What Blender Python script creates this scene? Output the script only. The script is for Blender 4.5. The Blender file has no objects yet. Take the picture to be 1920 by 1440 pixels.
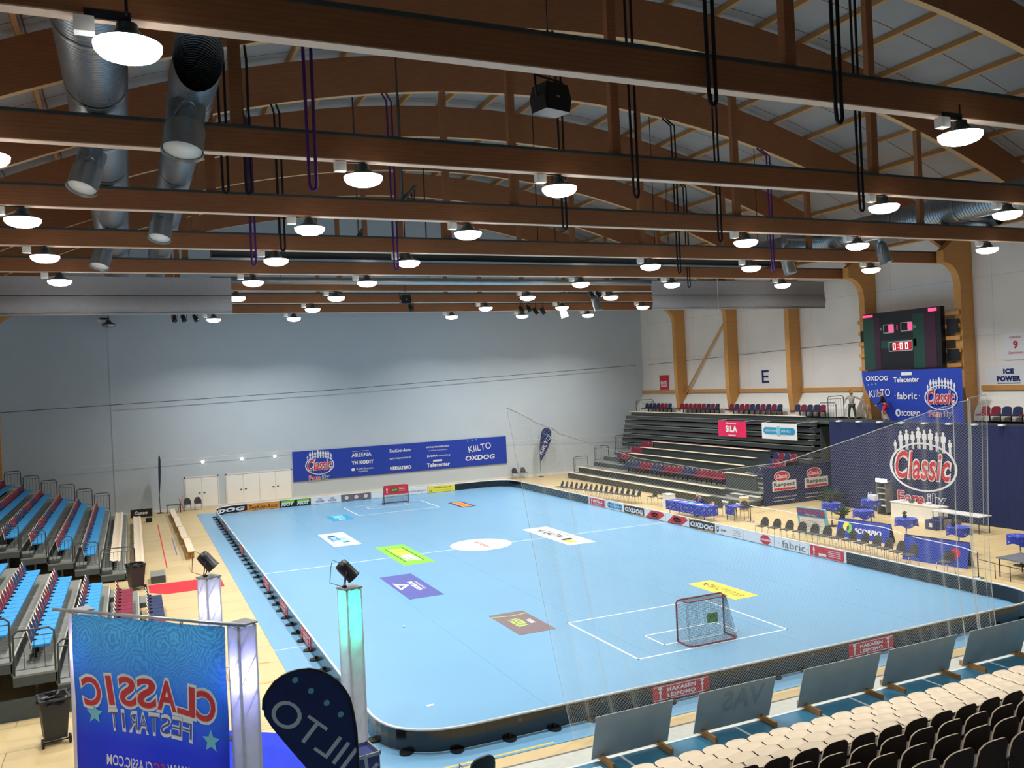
import bpy, math, random
from math import sin, cos, pi, radians, sqrt
from mathutils import Vector, Matrix
random.seed(7)
SC = bpy.context.scene
COL = SC.collection

# ---------------------------------------------------------------- camera, world, exposure
CAMLOC = Vector((-4.4349, -16.6005, 7.5018))
YAW, PITCH, ROLL, FPX = 0.41836410, -0.00365645, -0.04544997, 1609.505
_f = Vector((sin(YAW)*cos(PITCH), cos(YAW)*cos(PITCH), sin(PITCH)))
_r0 = Vector((cos(YAW), -sin(YAW), 0)); _u0 = _r0.cross(_f)
_r = _r0*cos(ROLL) + _u0*sin(ROLL); _u = -_r0*sin(ROLL) + _u0*cos(ROLL)
cam_data = bpy.data.cameras.new('camera')
cam = bpy.data.objects.new('camera', cam_data); COL.objects.link(cam)
_m = Matrix((( _r.x, _u.x, -_f.x), (_r.y, _u.y, -_f.y), (_r.z, _u.z, -_f.z)))
cam.matrix_world = Matrix.Translation(CAMLOC) @ _m.to_4x4()
cam_data.sensor_width = 36.0; cam_data.lens = 36.0*FPX/1920.0
cam_data.clip_start = 0.1; cam_data.clip_end = 300
SC.camera = cam
w = bpy.data.worlds.new('world'); SC.world = w; w.use_nodes = True
w.node_tree.nodes['Background'].inputs[0].default_value = (0.5, 0.6, 0.8, 1)
w.node_tree.nodes['Background'].inputs[1].default_value = 0.0
SC.view_settings.view_transform = 'Standard'; SC.view_settings.look = 'None'
SC.view_settings.gamma = 1.0; SC.view_settings.use_curve_mapping = False
SC.view_settings.exposure = 0.0
LAMP_W = 285.0          # watts of one high-bay lamp
LENS_E = 14.0
SC.cycles.max_bounces = 6; SC.cycles.diffuse_bounces = 4; SC.cycles.transparent_max_bounces = 8

# ---------------------------------------------------------------- materials
def srgb(r, g, b):
    f = lambda c: (c/255/12.92) if c/255 <= 0.04045 else ((c/255+0.055)/1.055)**2.4
    return (f(r), f(g), f(b), 1)
MATS = {}
def mat(name, col, rough=0.6, metal=0.0, noise=0.08, nscale=6.0, bump=0.0, emit=None, estr=0.0, trans=0.0, coat=0.0, kind=None, spec=0.5):
    if name in MATS: return MATS[name]
    m = bpy.data.materials.new(name); m.use_nodes = True
    nt = m.node_tree; N = nt.nodes; L = nt.links; b = N['Principled BSDF']
    b.inputs['Roughness'].default_value = rough; b.inputs['Metallic'].default_value = metal
    b.inputs['Specular IOR Level'].default_value = spec
    if coat: b.inputs['Coat Weight'].default_value = coat; b.inputs['Coat Roughness'].default_value = 0.15
    tc = N.new('ShaderNodeTexCoord'); mp = N.new('ShaderNodeMapping'); L.new(tc.outputs['Object'], mp.inputs['Vector'])
    no = N.new('ShaderNodeTexNoise'); no.inputs['Scale'].default_value = nscale; no.inputs['Detail'].default_value = 4
    L.new(mp.outputs[0], no.inputs['Vector'])
    mx = N.new('ShaderNodeMix'); mx.data_type = 'RGBA'
    d = [c*(1-noise*1.6) for c in col[:3]]+[1]; e = [min(1, c*(1+noise*1.6)) for c in col[:3]]+[1]
    mx.inputs[6].default_value = d; mx.inputs[7].default_value = e
    L.new(no.outputs['Fac'], mx.inputs[0]); cout = mx.outputs[2]
    def second(node_out, c2, fac):
        m2 = N.new('ShaderNodeMix'); m2.data_type = 'RGBA'; m2.inputs[7].default_value = c2
        L.new(cout, m2.inputs[6])
        if fac is not None:
            q = N.new('ShaderNodeMath'); q.operation = 'MULTIPLY'; q.inputs[1].default_value = fac
            L.new(node_out, q.inputs[0]); L.new(q.outputs[0], m2.inputs[0])
        else: L.new(node_out, m2.inputs[0])
        return m2.outputs[2]
    if kind == 'glulam':
        mp.inputs['Scale'].default_value = (0.35, 0.35, 3.0)
        wv = N.new('ShaderNodeTexWave'); wv.bands_direction = 'Z'; wv.inputs['Scale'].default_value = 3.6
        wv.inputs['Distortion'].default_value = 0.6; wv.inputs['Detail'].default_value = 2; L.new(tc.outputs['Object'], wv.inputs['Vector'])
        cr = N.new('ShaderNodeValToRGB'); cr.color_ramp.elements[0].position = 0.0; cr.color_ramp.elements[0].color = (1, 1, 1, 1)
        cr.color_ramp.elements[1].position = 0.16; cr.color_ramp.elements[1].color = (0, 0, 0, 1)
        L.new(wv.outputs['Fac'], cr.inputs[0]); cout = second(cr.outputs[0], [c*0.6 for c in col[:3]]+[1], 0.45)
    if kind == 'panel':     # roof slabs with seams
        br = N.new('ShaderNodeTexBrick'); br.offset = 0.0; br.inputs['Scale'].default_value = 1.0
        br.inputs['Brick Width'].default_value = 1.95; br.inputs['Row Height'].default_value = 2.0433
        br.inputs['Mortar Size'].default_value = 0.025; br.inputs['Mortar Smooth'].default_value = 0.1
        mp2 = N.new('ShaderNodeMapping'); mp2.inputs['Location'].default_value = (0.975-0.35, 0.72, 0); L.new(tc.outputs['Object'], mp2.inputs[0])
        L.new(mp2.outputs[0], br.inputs['Vector']); cout = second(br.outputs['Fac'], srgb(96, 52, 36), 0.9)
    if kind == 'court':
        br = N.new('ShaderNodeTexBrick'); br.offset = 0.5; br.inputs['Scale'].default_value = 1.0
        br.inputs['Brick Width'].default_value = 4.8; br.inputs['Row Height'].default_value = 1.6
        br.inputs['Mortar Size'].default_value = 0.012; br.inputs['Mortar Smooth'].default_value = 0.2
        br.inputs['Color1'].default_value = (1, 1, 1, 1); br.inputs['Color2'].default_value = (0.86, 0.84, 0.8, 1)
        L.new(tc.outputs['Object'], br.inputs['Vector'])
        mm = N.new('ShaderNodeMix'); mm.data_type = 'RGBA'; mm.blend_type = 'MULTIPLY'; mm.inputs[0].default_value = 0.6
        L.new(cout, mm.inputs[6]); L.new(br.outputs['Color'], mm.inputs[7]); cout = mm.outputs[2]
        cout = second(br.outputs['Fac'], [c*0.45 for c in col[:3]]+[1], 0.7)
    if kind == 'stripes':   # vertical corrugated / joint lines
        wv = N.new('ShaderNodeTexWave'); wv.bands_direction = 'X'; wv.inputs['Scale'].default_value = 1.2
        L.new(tc.outputs['Object'], wv.inputs['Vector'])
        bp_ = N.new('ShaderNodeBump'); bp_.inputs['Strength'].default_value = 0.05; bp_.inputs['Distance'].default_value = 0.01
        L.new(wv.outputs['Fac'], bp_.inputs['Height']); L.new(bp_.outputs[0], b.inputs['Normal'])
    if kind == 'concrete':
        br = N.new('ShaderNodeTexBrick'); br.offset = 0.0; br.inputs['Scale'].default_value = 1.0
        br.inputs['Brick Width'].default_value = 6.13; br.inputs['Row Height'].default_value = 2.9; br.inputs['Mortar Size'].default_value = 0.015
        mp2 = N.new('ShaderNodeMapping'); mp2.inputs['Rotation'].default_value = (0, radians(90), 0); mp2.inputs['Rotation'].default_value = (radians(90), 0, radians(90))
        sp = N.new('ShaderNodeSeparateXYZ'); cb = N.new('ShaderNodeCombineXYZ'); L.new(tc.outputs['Object'], sp.inputs[0])
        L.new(sp.outputs[1], cb.inputs[0]); L.new(sp.outputs[2], cb.inputs[1]); L.new(cb.outputs[0], br.inputs['Vector'])
        cout = second(br.outputs['Fac'], [c*0.6 for c in col[:3]]+[1], 0.5)
    if kind == 'print':     # white motif scattered over the cloth
        vo = N.new('ShaderNodeTexVoronoi'); vo.inputs['Scale'].default_value = 6.5; L.new(tc.outputs['Object'], vo.inputs['Vector'])
        cr = N.new('ShaderNodeValToRGB'); cr.color_ramp.elements[0].position = 0.28; cr.color_ramp.elements[0].color = (1, 1, 1, 1); cr.color_ramp.elements[1].position = 0.36; cr.color_ramp.elements[1].color = (0, 0, 0, 1)
        L.new(vo.outputs['Distance'], cr.inputs[0]); cout = second(cr.outputs[0], srgb(170, 180, 226), 0.6)
    if kind == 'spiral':
        wv = N.new('ShaderNodeTexWave'); wv.bands_direction = 'Y'; wv.inputs['Scale'].default_value = 2.6
        L.new(tc.outputs['Object'], wv.inputs['Vector'])
        cr = N.new('ShaderNodeValToRGB'); cr.color_ramp.elements[1].position = 0.2
        L.new(wv.outputs['Fac'], cr.inputs[0])
        bp_ = N.new('ShaderNodeBump'); bp_.inputs['Strength'].default_value = 0.9; bp_.inputs['Distance'].default_value = 0.03
        L.new(cr.outputs[0], bp_.inputs['Height']); L.new(bp_.outputs[0], b.inputs['Normal'])
    if kind == 'brush':     # swirling brush strokes on the festival banner
        mp.inputs['Scale'].default_value = (1.2, 1.2, 1.2)
        vo = N.new('ShaderNodeTexVoronoi'); vo.inputs['Scale'].default_value = 1.25; L.new(tc.outputs['Object'], vo.inputs['Vector'])
        q = N.new('ShaderNodeMath'); q.operation = 'MULTIPLY_ADD'; q.inputs[1].default_value = 95.0; L.new(vo.outputs['Distance'], q.inputs[0])
        n2 = N.new('ShaderNodeTexNoise'); n2.inputs['Scale'].default_value = 9; L.new(tc.outputs['Object'], n2.inputs['Vector'])
        q2 = N.new('ShaderNodeMath'); q2.operation = 'MULTIPLY'; q2.inputs[1].default_value = 14; L.new(n2.outputs['Fac'], q2.inputs[0]); L.new(q2.outputs[0], q.inputs[2])
        s = N.new('ShaderNodeMath'); s.operation = 'SINE'; L.new(q.outputs[0], s.inputs[0])
        s2 = N.new('ShaderNodeMath'); s2.operation = 'MULTIPLY_ADD'; s2.inputs[1].default_value = 0.5; s2.inputs[2].default_value = 0.5; L.new(s.outputs[0], s2.inputs[0])
        sp = N.new('ShaderNodeSeparateXYZ'); L.new(tc.outputs['Object'], sp.inputs[0])
        mr = N.new('ShaderNodeMapRange'); mr.inputs[1].default_value = 1.4; mr.inputs[2].default_value = 3.4; L.new(sp.outputs[2], mr.inputs[0])
        cr = N.new('ShaderNodeValToRGB'); E = cr.color_ramp.elements
        E[0].position = 0; E[0].color = srgb(28, 52, 200); E[1].position = 1; E[1].color = srgb(84, 176, 226)
        k = E.new(0.45); k.color = srgb(44, 112, 206)
        L.new(mr.outputs[0], cr.inputs[0])
        mm = N.new('ShaderNodeMix'); mm.data_type = 'RGBA'; mm.blend_type = 'MULTIPLY'
        q3 = N.new('ShaderNodeMath'); q3.operation = 'MULTIPLY'; q3.inputs[1].default_value = 0.75; L.new(mr.outputs[0], q3.inputs[0]); L.new(q3.outputs[0], mm.inputs[0])
        c2 = N.new('ShaderNodeMix'); c2.data_type = 'RGBA'; c2.inputs[6].default_value = (0.35, 0.42, 0.6, 1); c2.inputs[7].default_value = (1, 1, 1, 1); L.new(s2.outputs[0], c2.inputs[0])
        L.new(cr.outputs[0], mm.inputs[6]); L.new(c2.outputs[2], mm.inputs[7]); cout = mm.outputs[2]
    if kind == 'sleeve':    # thin stretched fabric, half of the light passes through
        tr = N.new('ShaderNodeBsdfTranslucent'); L.new(cout, tr.inputs[0])
        ms = N.new('ShaderNodeMixShader'); ms.inputs[0].default_value = 0.5
        L.new(b.outputs[0], ms.inputs[1]); L.new(tr.outputs[0], ms.inputs[2]); L.new(ms.outputs[0], N['Material Output'].inputs['Surface'])
    L.new(cout, b.inputs['Base Color'])
    if kind == 'brush' or name == 'dark_flag_cloth':
        tr = N.new('ShaderNodeBsdfTranslucent'); L.new(cout, tr.inputs[0])
        ms = N.new('ShaderNodeMixShader'); ms.inputs[0].default_value = 0.5
        L.new(b.outputs[0], ms.inputs[1]); L.new(tr.outputs[0], ms.inputs[2]); L.new(ms.outputs[0], N['Material Output'].inputs['Surface'])
    if bump:
        bp_ = N.new('ShaderNodeBump'); bp_.inputs['Strength'].default_value = bump; bp_.inputs['Distance'].default_value = 0.02
        L.new(no.outputs['Fac'], bp_.inputs['Height']); L.new(bp_.outputs[0], b.inputs['Normal'])
    if emit: b.inputs['Emission Color'].default_value = emit; b.inputs['Emission Strength'].default_value = estr
    if trans: b.inputs['Transmission Weight'].default_value = trans
    MATS[name] = m; return m

M = dict(
 court=mat('court_wood', srgb(208, 186, 138), 0.42, kind='court', noise=0.07, nscale=0.8),
 rink=mat('rink_mat_blue', srgb(114, 164, 198), 0.33, noise=0.04, nscale=0.35),
 teal=mat('court_blue_zone', srgb(62, 128, 160), 0.4, noise=0.06, nscale=1.0),
 greyband=mat('court_grey_band', srgb(196, 200, 190), 0.5),
 line=mat('white_line', srgb(226, 238, 236), 0.5, noise=0.02),
 yline=mat('yellow_line', srgb(222, 196, 90), 0.5),
 farwall=mat('grey_cladding', srgb(196, 208, 216), 0.7, kind='stripes', noise=0.03, nscale=0.6),
 white=mat('white_paint', srgb(226, 226, 220), 0.5, noise=0.03),
 rightwall=mat('pale_concrete', srgb(236, 232, 226), 0.8, kind='concrete', noise=0.05, nscale=0.7),
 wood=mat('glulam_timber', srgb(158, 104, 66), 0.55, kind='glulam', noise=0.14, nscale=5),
 colwood=mat('column_timber', srgb(208, 152, 84), 0.5, kind='glulam', noise=0.1, nscale=5),
 purl=mat('purlin_timber', srgb(190, 142, 88), 0.6, noise=0.1),
 roof=mat('roof_panel', srgb(158, 154, 150), 0.8, kind='panel', noise=0.06, nscale=1.2),
 tiebounce=mat('pale_tie_floor_bounce', srgb(236, 204, 176), 0.5, noise=0.05), archlow=mat('ochre_arch_floor_bounce', srgb(214, 170, 118), 0.5, noise=0.06), pfaint=mat('print_faint', srgb(172, 186, 192), 0.7),  # lighter undersides of ties and arches: floor bounce put into the colour
 pfaintgreen=mat('print_olive', srgb(178, 200, 110), 0.7),
 tray=mat('grey_tray', srgb(72, 84, 86), 0.5, metal=0.3),
 galv=mat('galvanised_spiral', srgb(150, 160, 168), 0.34, metal=0.85, kind='spiral', noise=0.12),
 galv2=mat('galvanised_plain', srgb(168, 174, 176), 0.35, metal=0.8, noise=0.1),
 dark=mat('dark_steel', srgb(34, 36, 40), 0.5, metal=0.4),
 black=mat('black_plastic', srgb(18, 19, 22), 0.4),
 board=mat('rink_board_black', srgb(15, 16, 20), 0.16, noise=0.2, coat=0.4),
 rail=mat('grey_handrail', srgb(70, 78, 80), 0.45, metal=0.5),
 plat=mat('stand_deck', srgb(122, 126, 120), 0.7, noise=0.12, nscale=3),
 platd=mat('stand_fascia', srgb(66, 76, 78), 0.6, noise=0.12),
 nose=mat('deck_nosing', srgb(190, 190, 180), 0.5),
 beige=mat('beige_seat_shell', srgb(238, 220, 190), 0.38, noise=0.05),
 brown=mat('brown_plywood_back', srgb(50, 32, 26), 0.5, noise=0.2),
 maroon=mat('maroon_upholstery', srgb(120, 26, 52), 0.85, noise=0.15),
 navy=mat('navy_upholstery', srgb(36, 48, 84), 0.85, noise=0.15),
 seatblue=mat('bright_blue_upholstery', srgb(52, 152, 214), 0.7, noise=0.1),
 lens=mat('lamp_lens', (1, 1, 1, 1), 0.4, emit=(1, 0.97, 0.94, 1), estr=LENS_E),
 curt=mat('grey_divider_fabric', srgb(150, 150, 152), 0.8, noise=0.06, bump=0.3),
 bluecurt=mat('navy_drape', srgb(26, 40, 86), 0.85, noise=0.1, bump=0.3),
 bblue=mat('banner_blue', srgb(28, 62, 172), 0.6, noise=0.05),
 pblue=mat('print_navy', srgb(24, 38, 104), 0.6, noise=0.05),
 pwhite=mat('print_white', srgb(232, 234, 236), 0.6, noise=0.02),
 pred=mat('print_red', srgb(206, 40, 56), 0.6, noise=0.04),
 porange=mat('print_orange', srgb(236, 150, 50), 0.6), pblack=mat('print_black', srgb(24, 24, 26), 0.6),
 pgreen=mat('print_green', srgb(126, 206, 60), 0.6), pyellow=mat('print_yellow', srgb(246, 228, 70), 0.6),
 pgrey=mat('print_grey', srgb(104, 108, 114), 0.6), pteal=mat('print_teal', srgb(32, 150, 196), 0.6),
 pdgreen=mat('print_dark_green', srgb(34, 100, 50), 0.6), ppurple=mat('print_violet', srgb(78, 84, 156), 0.6),
 pbrown=mat('print_taupe', srgb(118, 104, 108), 0.6), pcyan=mat('print_light_cyan', srgb(120, 200, 216), 0.6),
 pslate=mat('print_slate', srgb(112, 122, 170), 0.6),
 magenta=mat('magenta_cloth', srgb(222, 26, 92), 0.7), redcarpet=mat('red_carpet', srgb(214, 40, 52), 0.9, noise=0.1),
 bluecarpet=mat('blue_carpet', srgb(20, 50, 200), 0.85, noise=0.1),
 net=mat('white_net_cord', srgb(214, 214, 204), 0.8), gnet=mat('goal_net_cord', srgb(60, 78, 90), 0.8),
 maroonpipe=mat('maroon_goal_pipe', srgb(122, 30, 52), 0.4), panelgrey=mat('grey_hardboard', srgb(196, 208, 210), 0.7, noise=0.1, nscale=2),
 timber=mat('raw_timber_foot', srgb(180, 132, 76), 0.6), chrome=mat('chrome', srgb(200, 202, 204), 0.2, metal=1.0),
 strap=mat('dark_sling', srgb(22, 20, 30), 0.8), pstrap=mat('purple_sling', srgb(84, 40, 120), 0.8),
 redled=mat('red_led', srgb(120, 10, 20), 0.5, emit=(1, 0.04, 0.12, 1), estr=3.0), whiteled=mat('lit_digit', srgb(250, 200, 200), 0.5, emit=(1, 0.55, 0.55, 1), estr=4.0),
 emlamp=mat('door_lamp_glow', (1, 1, 1, 1), 0.4, emit=(1, 0.95, 0.85, 1), estr=8.0),
 scbody=mat('scoreboard_black', srgb(22, 24, 34), 0.4), scgreen=mat('scoreboard_green', srgb(22, 70, 58), 0.5), scred=mat('scoreboard_maroon', srgb(60, 26, 50), 0.5),
 silver=mat('tower_aluminium', srgb(160, 162, 164), 0.4, metal=0.7),
 sleeve=mat('tower_sleeve_fabric', srgb(238, 238, 240), 0.7, kind='sleeve'),
 festival=mat('festival_banner_cloth', srgb(30, 90, 180), 0.6, kind='brush'),
 flagcloth=mat('dark_flag_cloth', srgb(66, 78, 124), 0.7), tablecloth=mat('blue_printed_cloth', srgb(40, 60, 170), 0.7, kind='print', noise=0.2, nscale=7),
 skin=mat('skin', srgb(206, 156, 130), 0.6), hair=mat('blond_hair', srgb(190, 150, 96), 0.7), hairb=mat('brown_hair', srgb(84, 50, 32), 0.7),
 hairg=mat('grey_hair', srgb(150, 146, 142), 0.7),
 topgrey=mat('light_grey_knit', srgb(168, 164, 152), 0.9), trousers=mat('dark_grey_trousers', srgb(66, 66, 62), 0.9), topblack=mat('black_jersey', srgb(24, 26, 34), 0.8),
 pink=mat('pink_shorts', srgb(214, 60, 90), 0.8), leaf=mat('green_leaf', srgb(48, 88, 46), 0.7), eyew=mat('eye_dark', srgb(30, 26, 24), 0.4),
 bin=mat('bin_plastic', srgb(40, 42, 46), 0.5), binbag=mat('bin_liner', srgb(16, 17, 20), 0.25), cream=mat('cream_laminate', srgb(248, 248, 242), 0.4, noise=0.02),
 chairgrey=mat('grey_chair_shell', srgb(62, 62, 62), 0.6), litwhite=mat('lit_sign', srgb(250, 240, 235), 0.5, emit=(1, 0.85, 0.8, 1), estr=5.0),
)

# ---------------------------------------------------------------- mesh helpers
def rotz(a):
    return Matrix.Rotation(a, 4, 'Z')
class MB:
    def __init__(s): s.v = []; s.f = []; s.m = []; s.mats = []; s.smooth = []
    def mi(s, m):
        if isinstance(m, str): m = M[m]
        if m not in s.mats: s.mats.append(m)
        return s.mats.index(m)
    def add(s, vs, fs, m, smooth=False):
        o = len(s.v); k = s.mi(m); s.v += [tuple(x) for x in vs]
        for f in fs: s.f.append(tuple(i+o for i in f)); s.m.append(k); s.smooth.append(smooth)
        return s
    def box(s, x0, y0, z0, x1, y1, z1, m, T=None):
        vs = [Vector(p) for p in ((x0,y0,z0),(x1,y0,z0),(x1,y1,z0),(x0,y1,z0),(x0,y0,z1),(x1,y0,z1),(x1,y1,z1),(x0,y1,z1))]
        if T: vs = [T @ p for p in vs]
        return s.add(vs, ((3,2,1,0),(4,5,6,7),(0,1,5,4),(1,2,6,5),(2,3,7,6),(3,0,4,7)), m)
    def tube(s, pts, r, m, n=8, cap=True, closed=False, radii=None):
        pts = [Vector(p) for p in pts]; k = len(pts); rings = []; up = None
        for i, p in enumerate(pts):
            a = pts[i-1] if i > 0 else (pts[-1] if closed else p); b = pts[i+1] if i < k-1 else (pts[0] if closed else p)
            d = (b-a)
            d = d.normalized() if d.length > 1e-9 else Vector((0,0,1))
            if up is None: up = Vector((0,0,1)) if abs(d.z) < 0.9 else Vector((0,1,0))
            x = d.cross(up)
            if x.length < 1e-4: x = d.orthogonal()
            x.normalize(); y = x.cross(d).normalized(); up = y
            rr = radii[i] if radii else r
            rings.append([p + x*rr*cos(2*pi*j/n) + y*rr*sin(2*pi*j/n) for j in range(n)])
        vs = [q for R in rings for q in R]; fs = []
        for i in range(k if closed else k-1):
            a = i*n; b = ((i+1) % k)*n
            for j in range(n): fs.append((a+j, a+(j+1) % n, b+(j+1) % n, b+j))
        if cap and not closed: fs.append(tuple(range(n-1, -1, -1))); fs.append(tuple((k-1)*n+j for j in range(n)))
        return s.add(vs, fs, m, n >= 6)
    def lathe(s, prof, m, n=20, T=None):
        vs = []; fs = []
        for r, z in prof:
            for j in range(n): vs.append(Vector((r*cos(2*pi*j/n), r*sin(2*pi*j/n), z)))
        for i in range(len(prof)-1):
            for j in range(n): fs.append((i*n+j, i*n+(j+1) % n, (i+1)*n+(j+1) % n, (i+1)*n+j))
        fs.append(tuple(range(n-1, -1, -1))); fs.append(tuple((len(prof)-1)*n+j for j in range(n)))
        if T: vs = [T @ p for p in vs]
        return s.add(vs, fs, m, True)
    def prism(s, poly, a, b, m, plane='xz', T=None):
        """extrude a 2-D polygon between a and b on the missing axis"""
        g = {'xz': lambda p, t: (p[0], t, p[1]), 'xy': lambda p, t: (p[0], p[1], t), 'yz': lambda p, t: (t, p[0], p[1])}[plane]
        n = len(poly); vs = [Vector(g(p, a)) for p in poly]+[Vector(g(p, b)) for p in poly]
        if T: vs = [T @ p for p in vs]
        fs = [tuple(range(n)), tuple(range(2*n-1, n-1, -1))]+[(i, i+n, (i+1) % n+n, (i+1) % n) for i in range(n)]
        return s.add(vs, fs, m)
    def sheet(s, fn, nu, nv, m, th=0.0, smooth=True):
        vs = [Vector(fn(i/nu, j/nv)) for j in range(nv+1) for i in range(nu+1)]
        fs = [(j*(nu+1)+i, j*(nu+1)+i+1, (j+1)*(nu+1)+i+1, (j+1)*(nu+1)+i) for j in range(nv) for i in range(nu)]
        s.add(vs, fs, m, smooth); return s
    def build(s, name, parent=None, loc=None, rot=0.0, scale=None):
        me = bpy.data.meshes.new(name); me.from_pydata(s.v, [], s.f)
        for m in s.mats: me.materials.append(m)
        me.polygons.foreach_set('material_index', s.m); me.polygons.foreach_set('use_smooth', s.smooth); me.update()
        o = bpy.data.objects.new(name, me); COL.objects.link(o)
        if parent: o.parent = parent
        if loc is not None: o.location = loc
        o.rotation_euler.z = rot
        return o
def tag(o, label, cat=None, group=None, kind=None):
    if label: o['label'] = label
    if cat: o['category'] = cat
    if group: o['group'] = group
    if kind: o['kind'] = kind
    return o
def thing(name, label, cat, loc=(0, 0, 0), rot=0.0, group=None):
    o = bpy.data.objects.new(name, None); COL.objects.link(o); o.location = loc; o.rotation_euler.z = rot
    o.empty_display_size = 0.2
    return tag(o, label, cat, group)
def struct(o): o['kind'] = 'structure'; return o
KIDS = {}
def dup(o, loc, rot=None, label=None, group=None):
    """copy a thing with its parts and sub-parts"""
    def kids(q):
        if q.name not in KIDS: KIDS[q.name] = [c for c in q.children]
        return KIDS[q.name]
    def cp(q, par):
        c = q.copy(); COL.objects.link(c); c.parent = par
        for ch in kids(q): cp(ch, c)
        return c
    r = cp(o, None); r.location = loc
    if rot is not None: r.rotation_euler.z = rot
    if label: r['label'] = label
    if group: r['group'] = group
    return r

# ---------------------------------------------------------------- lettering (flat print on signs)
TXT = {}
def text_geo(s, shear=0.0, bold=0.0):
    k = (s, shear, bold)
    if k in TXT: return TXT[k]
    c = bpy.data.curves.new('t', 'FONT'); c.body = s; c.shear = shear; c.offset = bold; c.resolution_u = 4; c.size = 1; c.space_character = 1.0+bold*2
    o = bpy.data.objects.new('t', c)
    tmp = bpy.data.collections.get('txt') or bpy.data.collections.new('txt')
    me = o.to_mesh()
    if me is None or len(me.vertices) == 0:
        COL.objects.link(o); dg = bpy.context.evaluated_depsgraph_get(); e = o.evaluated_get(dg); me = e.to_mesh()
    vs = [(v.co.x, v.co.y) for v in me.vertices]; fs = [tuple(p.vertices) for p in me.polygons]
    bpy.data.objects.remove(o); bpy.data.curves.remove(c)
    x0 = min(v[0] for v in vs); x1 = max(v[0] for v in vs); y0 = min(v[1] for v in vs); y1 = max(v[1] for v in vs)
    TXT[k] = ([(v[0]-(x0+x1)/2, v[1]-(y0+y1)/2) for v in vs], fs, x1-x0, y1-y0)
    return TXT[k]
class Print:
    """flat printing in (u, v) coordinates laid on a frame (origin, U, V)"""
    def __init__(s): s.items = []
    def raw(s, pts, fs, m, layer=1): s.items.append((pts, fs, m, layer)); return s
    def text(s, t, cu, cv, h, m, w=None, shear=0.0, bold=0.0, layer=2, rot=0.0, arch=0.0):
        vs, fs, tw, thh = text_geo(t, shear, bold); ky = h/thh; kx = ky if w is None else w/tw
        out = []
        for x, y in vs:
            x *= kx; y *= ky
            if arch: y += arch*(1-(2*x/(tw*kx))**2)
            out.append((cu+x*cos(rot)-y*sin(rot), cv+x*sin(rot)+y*cos(rot)))
        s.items.append((out, fs, m, layer)); return s
    def rect(s, u0, v0, u1, v1, m, layer=1): return s.raw([(u0, v0), (u1, v0), (u1, v1), (u0, v1)], [(0, 1, 2, 3)], m, layer)
    def poly(s, pts, m, layer=1): return s.raw(pts, [tuple(range(len(pts)))], m, layer)
    def ell(s, cu, cv, ru, rv, m, layer=1, n=28, inner=0.0):
        if inner:
            a = [(cu+ru*cos(2*pi*i/n), cv+rv*sin(2*pi*i/n)) for i in range(n)]+[(cu+ru*inner*cos(2*pi*i/n), cv+rv*inner*sin(2*pi*i/n)) for i in range(n)]
            return s.raw(a, [(i, (i+1) % n, n+(i+1) % n, n+i) for i in range(n)], m, layer)
        return s.poly([(cu+ru*cos(2*pi*i/n), cv+rv*sin(2*pi*i/n)) for i in range(n)], m, layer)
    def star(s, cu, cv, r, m, layer=2, rot=0):
        p = [(cu+(r if i % 2 == 0 else r*0.45)*sin(pi*i/5+rot), cv+(r if i % 2 == 0 else r*0.45)*cos(pi*i/5+rot)) for i in range(10)]
        n = len(p); return s.raw([(cu, cv)]+p, [(0, (i+1) % n+1, i+1) for i in range(n)], m, layer)
    def person(s, u, v, h, m, layer=1):
        s.ell(u, v+h*0.9, h*0.07, h*0.09, m, layer, 10)
        s.poly([(u-.13*h, v+.5*h), (u-.06*h, v+.5*h), (u-.06*h, v+.45*h), (u+.06*h, v+.45*h), (u+.06*h, v+.5*h), (u+.13*h, v+.5*h), (u+.13*h, v+.76*h), (u+.04*h, v+.82*h), (u-.04*h, v+.82*h), (u-.13*h, v+.76*h)][::-1][::-1], m, layer)
        s.poly([(u-.08*h, v), (u-.01*h, v), (u-.005*h, v+.47*h), (u-.08*h, v+.47*h)], m, layer)
        s.poly([(u+.01*h, v), (u+.08*h, v), (u+.08*h, v+.47*h), (u+.005*h, v+.47*h)], m, layer)
        return s
    def classic(s, cu, cv, W, ring='pwhite', back=None):
        """team logo: figures over an oval with slanted script, word below"""
        random.seed(3)
        hs = (.22, .34, .34, .30, .36, .32, .34, .31, .34, .26)
        for i, hh in enumerate(hs):
            s.person(cu-.42*W+i*.093*W, cv+.27*W*cos((i-4.5)/4.5*0.75)-.02*W, hh*W*.85, ring, 1)
        if back: s.ell(cu, cv, .5*W, .30*W, back, 2)
        s.ell(cu, cv, .52*W, .34*W, ring, 3, 36, 0.93)
        s.text('Classic', cu, cv+.02*W, .42*W, ring, w=.88*W, shear=.25, bold=.06, layer=4)
        s.text('Classic', cu, cv+.02*W, .385*W, 'pred', w=.84*W, shear=.25, bold=.015, layer=5)
        s.text('Fam', cu-.2*W, cv-.44*W, .19*W, ring, w=.42*W, bold=.05, layer=4); s.text('Fam', cu-.2*W, cv-.44*W, .17*W, 'pred', w=.4*W, bold=.01, layer=5)
        s.text('ily', cu+.2*W, cv-.45*W, .21*W, ring, w=.28*W, bold=.05, layer=4); s.text('ily', cu+.2*W, cv-.45*W, .19*W, 'pblue', w=.26*W, layer=5)
        return s
    def to_mesh(s, O, U, V, name, parent, step=0.004, fn=None):
        O = Vector(O); U = Vector(U); V = Vector(V); N = U.cross(V).normalized(); mb = MB()
        for pts, fs, m, ly in s.items:
            mb.add([(fn(u, v) if fn else O+U*u+V*v)+N*(step*(ly+0.5)) for u, v in pts], fs, m)
        return mb.build(name, parent)
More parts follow.
